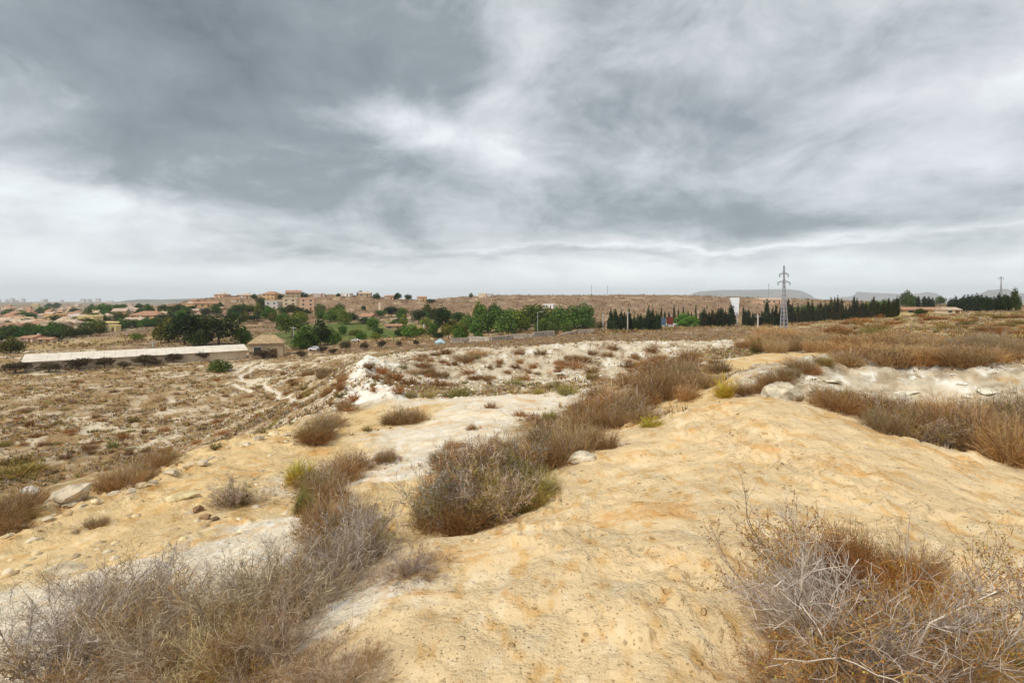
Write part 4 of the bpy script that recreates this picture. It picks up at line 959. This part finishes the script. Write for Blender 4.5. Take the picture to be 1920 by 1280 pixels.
A10 = 'in the dark cypress block left of the red sign'
for k in range(11): u = 1139 + k * 3.6; tree('cypress', u + rs.uniform(-2, 2), 619, (40 + rs.uniform(-6, 6)) * rs.uniform(.62, 1.15), 10 * rs.uniform(.55, 1.0), A10, (.9, 1, .9))
for k in range(14): u = 1181 + k * 4.3; tree('cypress', u + rs.uniform(-2, 2), 618, (38 + rs.uniform(-8, 8)) * rs.uniform(.62, 1.15), 11 * rs.uniform(.55, 1.0), A10, (.9, 1.05, .9))
A11 = 'in the thin row behind the white totem'
for k in range(16): u = 1240 + k * 8; tree('cypress', u + rs.uniform(-2, 2), 609, (30 + rs.uniform(-8, 8)) * rs.uniform(.62, 1.15), 6 * rs.uniform(.55, 1.0), A11, (1.2, .9, .8), back=25)
for q in [(1281,612,14,26),(1285,610,26,44),(1298,612,22,34)]: tree('round', q[0], q[1], q[2], q[3], 'right of the red sign by the cypresses', (1.2, 1.8, .8))
for k in range(9): u = 1318 + k * 6; tree('cypress', u, 612, 28 + rs.uniform(-6, 12), 12, 'left of the white totem', (1.5, .8, .7) if k % 2 else (.9, .9, .9))
tree('cypress', 1372, 610, 46, 15, label='large dark cypress standing directly in front of the white totem sign', grp='cypresses in the rows on the right')
A12 = 'between the white totem and the pylon'
for k in range(27): u = 1392 + k * 3.0; tree('cypress', u + rs.uniform(-2, 2), 611, (34 + rs.uniform(-8, 8)) * rs.uniform(.62, 1.15), 9 * rs.uniform(.55, 1.0), A12, (1, .9, .9))
tree('cypress', 1438, 608, 50, 10, label='tallest slim cypress just left of the pylon', grp='cypresses in the rows on the right')
A13 = 'in the long row right of the pylon'
for k in range(68):
    u = 1478 + k * 3.05; b = 606 - k * .176; tree('cypress', u + rs.uniform(-2, 2), b, ((42 - k * .05) * rs.uniform(.75, 1.15)) * rs.uniform(.62, 1.15), 10 * rs.uniform(.55, 1.0), A13, [(1.3, .9, .75), (.9, .85, .85), (1.7, 1.0, .7)][k % 3])
for q in [(1505,585,14,40),(1540,585,14,36),(1640,580,18,40),(1665,580,20,40),(1520,588,16,30)]: tree('round', q[0], q[1], q[2], q[3], 'behind the long cypress row', (1, 1.3, .9))
A14 = 'around the orange roofed farmhouse'
for q in [('cypress',1679,590,30,14),('round',1700,576,34,26),('round',1712,578,26,20),('cypress',1733,578,24,10),('cypress',1741,578,24,9),('cypress',1748,578,22,9),('round',1763,572,18,20),('round',1725,590,14,20),('cypress',1722,578,24,8)]: tree(q[0], q[1], q[2], q[3], q[4], A14, (.8, .9, .8))
A15 = 'in the loose row at the far right'
for k in range(14):
    u = 1783 + k * 8.2; tree('cypress', u, 584 - k * .1, rs.uniform(26, 38), rs.uniform(10, 14), A15, (.9, .95, .9))
tree('round', 1903, 583, 46, 20, '', (.6, .6, .7), label='tallest dark tree of the loose row, near the right photo edge')
for q in [(1805,584,28,16),(1887,584,34,16),(1848,584,30,18)]: tree('pine', q[0], q[1], q[2], q[3], A15, DK)

# ------------------------------------------------------------------ buildings
def bx(V, Fc, x0, x1, y0, y1, z0, z1):
    b = len(V); V += [(x0,y0,z0),(x1,y0,z0),(x1,y1,z0),(x0,y1,z0),(x0,y0,z1),(x1,y0,z1),(x1,y1,z1),(x0,y1,z1)]
    Fc += [(b,b+3,b+2,b+1),(b+4,b+5,b+6,b+7),(b,b+1,b+5,b+4),(b+1,b+2,b+6,b+5),(b+2,b+3,b+7,b+6),(b+3,b,b+4,b+7)]
def poly(name, V, Fc, mat, parent=None):
    me = bpy.data.meshes.new(name); me.from_pydata([tuple(v) for v in V], [], Fc); me.update(); me.materials.append(mat)
    return link(name, me, parent)
def box(name, mat, parent, *b):
    V, Fc = [], []; bx(V, Fc, *b); return poly(name, V, Fc, mat, parent)
WALLS = {'cream': (.62,.50,.34), 'salmon': (.60,.38,.25), 'white': (.74,.71,.66), 'yellow': (.66,.52,.25), 'ochre': (.55,.36,.17), 'tan': (.45,.34,.22), 'pink': (.60,.45,.38), 'grey': (.48,.45,.41)}
WM = {k: pmat('render_' + k, c, var=.12, nscale=.8, bump=.01, bscale=8) for k, c in WALLS.items()}
M_roof = pmat('clay_tiles', (.36,.20,.12), var=.3, nscale=2.2, bump=.03, bscale=6); M_roof2 = pmat('faded_tiles', (.48,.36,.26), var=.3, nscale=2.2, bump=.03, bscale=6)
M_glass = pmat('dark_glass', (.05,.055,.06), rough=.15, var=.1, spec=.5); M_door = pmat('door_paint', (.16,.09,.05), var=.2); M_frame = pmat('window_frame', (.6,.58,.54), var=.1)
def house(u, v, wpx, hpx, wall='cream', roof='gable', rz=None, storeys=1, label=None, where='', what=None, depth=.8, rmat=None, base=None, grp='houses of the town and hillside', name='house'):
    h = hit(u, v)
    if h is None: return
    x, d = h; w = wpx / F * d; hh = hpx / F * d; dp = w * depth
    rz = rng.uniform(-.35, .35) if rz is None else rz
    o = empty(name, (x, d + dp * .5, g1(x, d) - .1), rz)
    wh = hh * (.68 if roof != 'flat' else .92); ov = min(.35, w * .05)
    m = WM[wall]; rm = rmat or (M_roof if rng.random() < .45 else M_roof2)
    W2, D2 = w / 2, dp / 2
    box('wall', m, o, -W2, W2, -D2, D2, -2.0, wh)
    if roof == 'flat':
        r = poly('roof', *_parapet(W2, D2, wh, hh * .08), m, o)
    else:
        rx = W2 * (.45 if roof == 'hip' else 1) + (0 if roof == 'hip' else ov); e = ov
        V = [(-W2-e,-D2-e,wh),(W2+e,-D2-e,wh),(W2+e,D2+e,wh),(-W2-e,D2+e,wh),(-rx,0,hh),(rx,0,hh)]
        V += [(a, b, c - .18) for a, b, c in V[:4]]
        r = poly('roof', V, [(0,1,5,4),(2,3,4,5),(1,2,5),(3,0,4),(6,9,8,7),(0,6,7,1),(1,7,8,2),(2,8,9,3),(3,9,6,0)], rm, o)
        if rng.random() < .6: box('chimney', m, r, W2*.3, W2*.3+.6, D2*.1, D2*.1+.6, wh, hh + .5)
    if wpx >= 14:
        nw = max(2, int(w / 3.2)); fh = wh / storeys
        for s in range(storeys):
            for k in range(nw):
                cx = -W2 + w * (k + .5) / nw; z0 = s * fh + fh * .35; ww = min(.65, w / nw * .28); wz = min(1.3, fh * .42)
                if s == 0 and k == nw // 2:
                    box('door', M_door, o, cx-.5, cx+.5, -D2-.06, -D2+.02, .05, min(2.1, fh * .8)); continue
                f_ = box('window', M_frame, o, cx-ww-.08, cx+ww+.08, -D2-.05, -D2+.02, z0-.08, z0+wz+.08)
                if wpx >= 22: box('pane', M_glass, f_, cx-ww, cx+ww, -D2-.08, -D2-.052, z0, z0+wz)
    if label: tag(o, label, 'house', grp)
    else: auto(o, what or f"{wall} house with {'flat roof' if roof == 'flat' else 'tiled roof'}", where, 'house', grp)
    return o
def _parapet(W2, D2, z, t):
    V, Fc = [], []; e = .12
    bx(V, Fc, -W2-e, W2+e, -D2-e, D2+e, z, z+.2); bx(V, Fc, -W2-e, W2+e, -D2-e, -D2+.1, z+.2, z+.2+t); bx(V, Fc, -W2-e, W2+e, D2-.1, D2+e, z+.2, z+.2+t)
    return V, Fc
B1 = 'in the town at the left'
for a in [ # u v w h wall roof storeys label
 (267,607,52,24,'ochre','hip',2,'large orange house with hipped roof at the right edge of the town'),
 (245,613,34,18,'white','gable',1,'white house just in front of the large orange house'),
 (290,602,30,18,'salmon','gable',1,'salmon house right of the large orange house'),
 (148,604,44,14,'white','flat',1,'long white flat roofed house among dark town trees'),
 (130,627,44,14,'cream','gable',1,'long cream house with pale tiled roof at the town edge'),
 (180,622,40,18,'yellow','flat',2,'pale yellow blocky house at the lower town edge'),
 (205,622,20,12,'yellow','flat',1,'small yellow annex right of the pale yellow blocky house'),
 (52,642,34,14,'pink','gable',1,'pinkish house with red roof nearest the lower left of the town'),
 (12,630,34,14,'salmon','hip',1,'red roofed house cut by the left photo edge'),
 (38,618,34,12,'tan','gable',1,'tan house behind the dark trees at the left'),
 (220,594,22,16,'ochre','gable',1,'ochre house beside the green trees of the town'),
 (235,590,10,10,'white','flat',1,'tiny white cube house above the ochre house'),
 (85,620,20,9,'white','flat',1,'small white flat house in the middle of the town trees'),
 (12,646,30,10,'cream','gable',1,'cream house with grey roof at the lower left edge'),
 (80,642,24,10,'cream','gable',1,'little cream house right of the pinkish house'),
 # hillside
 (505,562,26,16,'ochre','hip',2,'tan house with tiled roof on the hilltop at the left of the group'),
 (546,558,26,14,'tan','gable',2,'brown villa on the very top of the hill'),
 (540,580,24,22,'cream','flat',3,'tall cream block house on the hillside below the villa'),
 (573,582,26,24,'salmon','flat',3,'big salmon cube house on the hillside'),
 (510,580,26,16,'grey','flat',2,'grey white flat roofed house left of the tall cream block'),
 (525,574,12,10,'white','flat',1,'small white house between the hillside block houses'),
 (412,558,22,9,'salmon','hip',1,'red roofed house at the left end of the hill crest'),
 (458,560,20,10,'tan','hip',1,'brown roofed house on the crest left of the dark trees'),
 (380,577,40,12,'ochre','gable',1,'orange house low on the left hillside'),
 (648,556,18,7,'white','flat',1,'small white house in the middle of the hill crest'),
 (682,557,22,10,'tan','gable',1,'brown gabled house right of the white crest house'),
 (730,561,18,8,'tan','gable',1,'dark roofed house near the right end of the crest'),
 (790,564,16,9,'ochre','gable',1,'small ochre house at the right foot of the hill crest'),
 (596,557,20,6,'pink','flat',1,'low pinkish house on the crest beside small trees'),
 (712,582,4,14,'cream','flat',1,'narrow cream tower on the slope'),
 (688,605,26,18,'pink','gable',1,'white pinkish house with a steep gable by the green field'),
 (750,604,34,7,'cream','flat',1,'long low cream farm building above the green trees'),
 (735,617,30,10,'tan','gable',1,'tan shed behind the green trees'),
 (905,558,14,8,'cream','flat',1,'cream house on the left end of the brown ridge'),
 (918,556,10,5,'grey','flat',1,'tiny grey hut on the brown ridge'),
 (1030,578,20,8,'white','flat',1,'white house with dark windows above the green grove'),
 (1457,570,56,12,'salmon','gable',1,'wide house with red brown roof behind the pylon'),
 (1255,613,36,5,'white','flat',1,'very low white building in front of the cypress block'),
 (1363,611,11,6,'cream','flat',1,'tiny cream hut at the foot of the white totem'),
 (1302,612,8,7,'cream','flat',1,'tiny cream hut by the bright green tree'),
 ]: house(*a[:6], storeys=a[6], label=a[7])
for k in range(105):
    v = rs.uniform(573, 625); u = rs.uniform(-10, 290 - (v - 574) * 3.2); s = .45 + (v - 570) / 34
    house(u, v, 14 * s * rs.uniform(.7, 1.3), 10 * s * rs.uniform(.7, 1.2), rs.choice(['cream','salmon','pink','yellow','ochre','cream']), rs.choice(['gable','hip','flat'], p=[.45,.4,.15]), where=B1)
for k in range(9):
    house(rs.uniform(330, 480), rs.uniform(566, 590), rs.uniform(12, 20), rs.uniform(6, 9), rs.choice(['cream','ochre','tan']), rs.choice(['gable','hip']), where='on the left flank of the hill')
# farmhouse on the right, long with orange roof
house(1735, 588, 86, 13, 'yellow', 'gable', rz=.05, label='long yellow farmhouse with an orange tiled roof among trees at the right', depth=.25, rmat=M_roof)
house(1787, 588, 30, 13, 'cream', 'gable', rz=.1, label='cream outbuilding at the right end of the long farmhouse', rmat=M_roof2)

# the long shed with pale roof
M_shroof = pmat('pale_roof_sheet', (.66,.59,.48), var=.10, nscale=.7, bump=.01, bscale=5); M_shwall = pmat('shed_wall', (.60,.50,.38), var=.15, nscale=1.2)
pa, pb = hit(44, 697), hit(462, 672)
Ls = math.hypot(pb[0]-pa[0], pb[1]-pa[1]); an = math.atan2(pb[1]-pa[1], pb[0]-pa[0]); zg = min(g1(*pa), g1(*pb))
sh = empty('long_shed', (pa[0], pa[1], zg), an); tag(sh, 'very long low farm shed with a pale sheet roof and blank wall', 'shed')
box('wall', M_shwall, sh, 0, Ls, 0, 7.5, -1, 1.7)
NP = 22
for k in range(NP):
    x0, x1 = -.3 + (Ls+.6) * k / NP + .012, -.3 + (Ls+.6) * (k+1) / NP - .012; dz = .012 * (k % 2)
    V = [(x0,-.5,1.68+dz),(x1,-.5,1.68+dz),(x1,4.2,2.6+dz),(x0,4.2,2.6+dz),(x1,8,1.72+dz),(x0,8,1.72+dz)]; V += [(a, b, c-.07) for a, b, c in V]
    poly('roof_panel', V, [(0,1,2,3),(3,2,4,5),(7,6,9,8),(8,9,11,10),(0,6,7,1),(5,4,10,11),(0,3,9,6),(3,5,11,9),(1,7,8,2),(2,8,10,4)], M_shroof, sh)
house(490, 672, 58, 44, 'tan', 'hip', rz=.35, label='stone shed with a tan hipped roof at the right end of the long shed', rmat=pmat('earthy_tiles', (.38,.27,.15), var=.25, nscale=2))

# low stone wall along the grove
M_wall = pmat('wall_stone', (.42,.36,.29), var=.3, nscale=1.5, bump=.05, bscale=3)
sw = empty('low_stone_wall', (hit(865, 642)[0], hit(865, 642)[1], 0)); tag(sw, 'low pale stone wall running along the front of the green grove', 'wall')
pts = [hit(u, v) for u, v in ((846,644),(880,641),(920,639),(960,636),(1000,632),(1040,629),(1080,626),(1115,624))]
for k, (a, b) in enumerate(zip(pts[:-1], pts[1:])):
    L_ = math.hypot(b[0]-a[0], b[1]-a[1]); s = box('wall_section', M_wall, sw, .05, L_ - .15, -.25, .25, -.8, 1.1 + .12 * math.sin(k * 2.1))
    s.location = (a[0] - sw.location.x, a[1] - sw.location.y, min(g1(*a), g1(*b))); s.rotation_euler = (0, 0, math.atan2(b[1]-a[1], b[0]-a[0]))

# ------------------------------------------------------------------ pylons, masts, poles, totem
M_steel = pmat('galvanised_steel', (.30,.31,.33), rough=.6, var=.1, spec=.4); M_pole = pmat('concrete_pole', (.50,.46,.40), var=.1)
def bars(name, segs, r, mat, parent):
    L = np.array([[a, ((np.array(a) + np.array(b)) / 2), b] for a, b in segs], float); V, Fq = sweep(L, np.full((len(L), 3), r), 4)
    return link(name, mesh_np(name, V, Fq, mat), parent)
def pylon(x, y, H_, label, r=.12, arms=((.865, .085), (.735, .12))):
    z = g1(x, y); o = empty('electricity_pylon', (x, y, z), .3)
    hw = lambda t: H_ * (.040 - .034 * min(1, t / .8)) if t < .8 else H_ * .006
    c = [(-1,-1),(1,-1),(1,1),(-1,1)]
    for a, b in c:
        bars('leg', [((a*hw(t0), b*hw(t0), t0*H_ - (.5 if t0 == 0 else 0)), (a*hw(t1), b*hw(t1), t1*H_)) for t0, t1 in ((0,.4),(.4,.8),(.8,1.0))], r, M_steel, o)
    segs = []
    for k in range(16):
        t0, t1 = k / 16, (k + 1) / 16
        for q in range(4):
            a, b = c[q], c[(q+1) % 4]; segs += [((a[0]*hw(t0), a[1]*hw(t0), t0*H_), (b[0]*hw(t1), b[1]*hw(t1), t1*H_)), ((b[0]*hw(t0), b[1]*hw(t0), t0*H_), (a[0]*hw(t1), a[1]*hw(t1), t1*H_))]
    bars('lattice', segs, r * .5, M_steel, o)
    for t, w in arms:
        arm = bars('cross_arm', [((-w*H_, 0, t*H_), (w*H_, 0, t*H_)), ((-w*H_, 0, t*H_), (0, 0, (t+.035)*H_)), ((w*H_, 0, t*H_), (0, 0, (t+.035)*H_))], r * .8, M_steel, o)
        for s in (-1, 1): bars('insulator', [((s*w*H_, 0, t*H_), (s*w*H_*.98, 0, (t-.05)*H_))], r * 1.3, M_steel, arm)
    return tag(o, label, 'pylon')
h = hit(1470, 616); pylon(h[0], h[1], 118 / F * h[1], 'tall lattice electricity pylon rising above the cypress rows', r=.10)
xx = (1877 - CU) / F * 450; pylon(xx, 450, 27, 'small distant electricity pylon above the far right trees', r=.16, arms=((.95, .12),))
def mast(u, d, top, label, r=.15, name='mast', arms=0):
    x = (u - CU) / F * d; z = g1(x, d); H_ = EYE - (top - HV) / F * d - z; o = empty(name, (x, d, z))
    p = bars('pole', [((0, 0, -.5), (0, 0, H_))], r, M_steel, o); bars('antenna', [((-.5, 0, H_*.93), (.5, 0, H_*.93))], r, M_steel, p)
    return tag(o, label, 'mast')
mast(1109, 610, 534, 'thin radio mast on the brown ridge, left one of the pair', .25); mast(1139, 610, 536, 'thin radio mast on the brown ridge, right one of the pair', .25)
mast(1441, 480, 532, 'thin mast just left of the big pylon', .2)
def pole(u, v, top, label, r=.13, name='utility_pole', lamp=False):
    x, d = hit(u, v); z = g1(x, d); H_ = (v - top) / F * d; o = empty(name, (x, d, z))
    bars('pole', [((0, 0, -.4), (0, 0, H_))], r, M_pole if not lamp else M_steel, o)
    if lamp: bars('lamp_arm', [((0, 0, H_), (1.0, 0, H_+.2))], .07, M_steel, o); box('lamp_head', M_steel, o, .8, 1.7, -.15, .15, H_+.12, H_+.28)
    else: bars('cross_arm', [((-.7, 0, H_-.4), (.7, 0, H_-.4))], .07, M_pole, o)
    return tag(o, label, 'street lamp' if lamp else 'pole')
pole(1131, 620, 588, 'pale concrete pole at the left edge of the cypress block', .22); pole(1177, 619, 584, 'pale concrete pole inside the cypress block', .22)
pole(1008, 628, 586, 'slim street lamp in front of the yellowish central tree', .12, 'street_lamp', True); pole(1421, 616, 590, 'light concrete pole left of the big pylon', .2)
pole(550, 655, 612, 'slim pale pole in front of the green trees beside the shed', .1); pole(795, 620, 608, 'short white post near the centre left trees', .45)
pole(287, 652, 640, 'dark wooden post above the long shed roof', .25)
# white totem
x, d = hit(1380, 610); tz = g1(x, d); M_white = pmat('white_panel', (.82,.83,.84), rough=.5, var=.03)
tt = empty('totem_sign', (x, d, tz)); tag(tt, 'tall blank white totem sign on a pole behind the dark cypress', 'sign')
s = d / F; box('pole', M_pole, tt, .1*s, 2.2*s, -.3, .3, -.5, 24*s)
V = [(-12*s,-.3,52*s),(6*s,-.3,52*s),(4*s,-.3,20*s),(-2*s,-.3,20*s)]; V += [(a, .3, c) for a, b, c in V]
poly('panel', V, [(0,3,2,1),(4,5,6,7),(0,1,5,4),(1,2,6,5),(2,3,7,6),(3,0,4,7)], M_white, tt)
# red and blue boards by the cypress block
M_red = pmat('red_board', (.16,.03,.02), var=.15); M_blue = pmat('blue_board', (.07,.12,.17), var=.15)
def board(u, v, wpx, hpx, z0px, mat, label):
    x, d = hit(u, v); s = d / F; o = empty('signboard', (x, d, g1(x, d))); w = wpx * s / 2
    box('panel', mat, o, -w, w, -.08, .08, z0px*s, (z0px+hpx)*s)
    for k in (-1, 1): box('post', M_steel, o, k*w*.7-.08, k*w*.7+.08, .085, .22, -.4, z0px*s + hpx*s*.8)
    return tag(o, label, 'sign')
board(1256, 615, 12, 14, 7, M_red, 'dark red board at the right end of the cypress block'); board(1244, 615, 9, 13, 6, M_blue, 'dark blue board left of the red one')
# blue tarpaulin heap
x, d = hit(826, 645); s = d / F
tp = rock_mesh('tarpaulin', 77, (12*s, 5*s, 9*s), col=(.38,.52,.56)); o = link('tarpaulin_heap', tp); o.location = (x, d, g1(x, d) + 2*s); tag(o, 'heap covered by a pale blue tarpaulin left of the low stone wall', 'tarpaulin')
# parked cars, white, small
def car(u, v, wpx, label, mat, rz):
    x, d = hit(u, v); s = wpx / F * d / 4.3; o = empty('parked_car', (x, d, g1(x, d)), rz, s)
    V = []; prof = [(-2.1,.35),(-2.1,.85),(-1.2,.98),(-.7,1.42),(.8,1.42),(1.35,.95),(2.1,.85),(2.15,.35)]
    for y in (-.85, .85): V += [(a, y * (1 if b < 1.2 else .85), b) for a, b in prof]
    n = len(prof); Fc = [tuple(range(n)), tuple(range(2*n-1, n-1, -1))] + [(k, n+k, n+(k+1) % n, (k+1) % n) for k in range(n)]
    poly('body', V, Fc, mat, o)
    for y in (-1, 1):
        poly('side_window', [(-1.0, y*.86, 1.0), (1.1, y*.86, 1.0), (.7, y*.78, 1.36), (-.65, y*.78, 1.36)], [(0,1,2,3)], M_glass, o)
        for xx in (-1.3, 1.35):
            a = np.linspace(0, 2*np.pi, 13)[:-1]; ring = [(xx + .33*math.cos(t), y*.9 + q, .33 + .33*math.sin(t)) for q in (-.1, .1) for t in a]
            poly('wheel', ring, [tuple(range(12)), tuple(range(23, 11, -1))] + [(k, 12+k, 12+(k+1) % 12, (k+1) % 12) for k in range(12)], M_glass, o)
    return tag(o, label, 'car')
car(590, 657, 22, 'white car parked under the dark trees right of the stone shed', M_white, .1)
car(667, 640, 15, 'white car at the front edge of the green field', M_white, .2)

# ------------------------------------------------------------------ far hills
def hill(prof, d, depth, col, name='hill', base=-32):
    u = np.linspace(prof[0][0], prof[-1][0], 160); vt = np.interp(u, [p[0] for p in prof], [p[1] for p in prof])
    x = (u - CU) / F * d; zt = EYE - (vt - HV) / F * d; zt = zt + fbm(x, x * 0, 420., 4, 61) * 5 * (zt > -5)
    rows = []
    for t in np.linspace(0, 1, 26):
        y = d - depth * (.35 - t); f = min(1, t / .35, (1 - t) / .3) ** .8
        n = fbm(x, np.full_like(x, y), 500., 5, 62) * 16 * f * (1 - f) * 4
        rows.append(np.stack([x * y / d, np.full_like(x, y), base + (zt - base) * f + n], 1))
    V = np.concatenate(rows); n = 160; i = np.arange(25)[:, None]; j = np.arange(n - 1)[None]
    q = np.stack([i*n+j, i*n+j+1, (i+1)*n+j+1, (i+1)*n+j], -1).reshape(-1, 4)
    return tag(link(name, mesh_np(name, V, q, pmat(name + '_scrub', col, var=.3, nscale=.004), smooth=True)), kind='structure')
HC = (.17, .15, .115)
hill([(1270,564),(1290,553),(1312,546),(1350,543.5),(1420,543),(1480,542),(1503,545),(1520,553),(1534,564)], 7000, 1500, HC, 'far_mesa')
hill([(1540,564),(1575,557),(1601,555),(1605,547),(1640,549),(1690,551),(1722,553),(1760,564)], 7600, 1200, HC, 'far_mesa')
hill([(1690,564),(1715,551),(1738,547),(1755,550),(1780,564)], 6200, 1200, HC, 'far_hill')
hill([(1785,564),(1838,551),(1852,544),(1888,541),(1905,549),(1960,552),(2050,558),(2300,564)], 5600, 1200, HC, 'far_hill')
hill([(200,571),(235,563.5),(262,561),(300,561.5),(380,559),(430,560),(560,566)], 3800, 900, (.14,.13,.09), 'coastal_hill')
M_city = pmat('city_wall', (.55,.50,.46), var=.15, nscale=.1)
for k in range(18):
    u = rs.uniform(-5, 215); d = rs.uniform(3800, 4600); w = rs.uniform(14, 34); hh = rs.uniform(14, 36); x = (u - CU) / F * d
    o = box('apartment_block', M_city, None, -w/2, w/2, -9, 9, -3, hh); o.location = (x, d, g1(x, d)); auto(o, 'hazy apartment block', 'on the skyline far beyond the town', 'building', 'apartment blocks on the far left skyline')

# ------------------------------------------------------------------ the air
V, Fc = [], []; bx(V, Fc, -11000, 11000, -11000, 11000, -36, 190)
M_haze = bpy.data.materials.new('haze'); M_haze.use_nodes = True; T = NT(M_haze.node_tree); T.n.clear()
ho = T.node('ShaderNodeOutputMaterial'); pv = T.node('ShaderNodeVolumePrincipled'); pv.inputs['Color'].default_value = (.95, .98, 1.0, 1); pv.inputs['Density'].default_value = 1.3e-4
T.l.new(pv.outputs[0], ho.inputs['Volume']); tag(poly('haze', V, Fc, M_haze), kind='stuff')

# ------------------------------------------------------------------ labels that single each thing out
def pxu(o):
    m = o.location; return CU + F * m.x / max(m.y, .1)
ORD = ['', 'second', 'third', 'fourth', 'fifth', 'sixth', 'seventh', 'eighth', 'ninth', 'tenth', 'eleventh', 'twelfth', 'thirteenth', 'fourteenth', 'fifteenth', 'sixteenth', 'seventeenth', 'eighteenth', 'nineteenth', 'twentieth']
def ordinal(k): return ORD[k] if k < len(ORD) else f"{k+1}{'st' if (k+1) % 10 == 1 else 'nd' if (k+1) % 10 == 2 else 'rd' if (k+1) % 10 == 3 else 'th'}"
fam = {}
for o, what, where in AUTO: fam.setdefault((what, where), []).append(o)
for key in list(fam):                                   # long families are told apart by depth first
    os_ = fam[key]
    if len(os_) > 12:
        os_.sort(key=lambda o: o.location.y); nst = min(4, (len(os_) + 11) // 12); st = ['nearest strip', 'second strip', 'third strip', 'farthest strip'] if nst == 4 else ['nearest strip', 'middle strip', 'farthest strip'] if nst == 3 else ['nearer strip', 'farther strip']
        for k, o in enumerate(os_): fam.setdefault((key[0], key[1], st[min(k * nst // len(os_), nst - 1)]), []).append(o)
        del fam[key]
for key, os_ in fam.items():
    what, where = key[:2]
    os_.sort(key=pxu); n = len(os_)
    for k, o in enumerate(os_):
        if len(key) == 3: o['label'] = f"{key[2]}, {ordinal(k) if k else 'first'} from left: {what} {where}"; continue
        if n == 1: o['label'] = f"{what} {where}, only one of its kind there"
        elif k == 0: o['label'] = f"leftmost {what} {where}"
        elif k == n - 1: o['label'] = f"rightmost {what} {where}"
        else: o['label'] = f"{ordinal(k)} {what} from the left {where}"
for o in COL.objects:
    if o.get('label'):
        w = o['label'].split()
        if len(w) > 16: print('LONG', o['label'])
        if len(w) > 16: o['label'] = ' '.join(w[:16])
for me in list(bpy.data.meshes):
    if me.users == 0: bpy.data.meshes.remove(me)
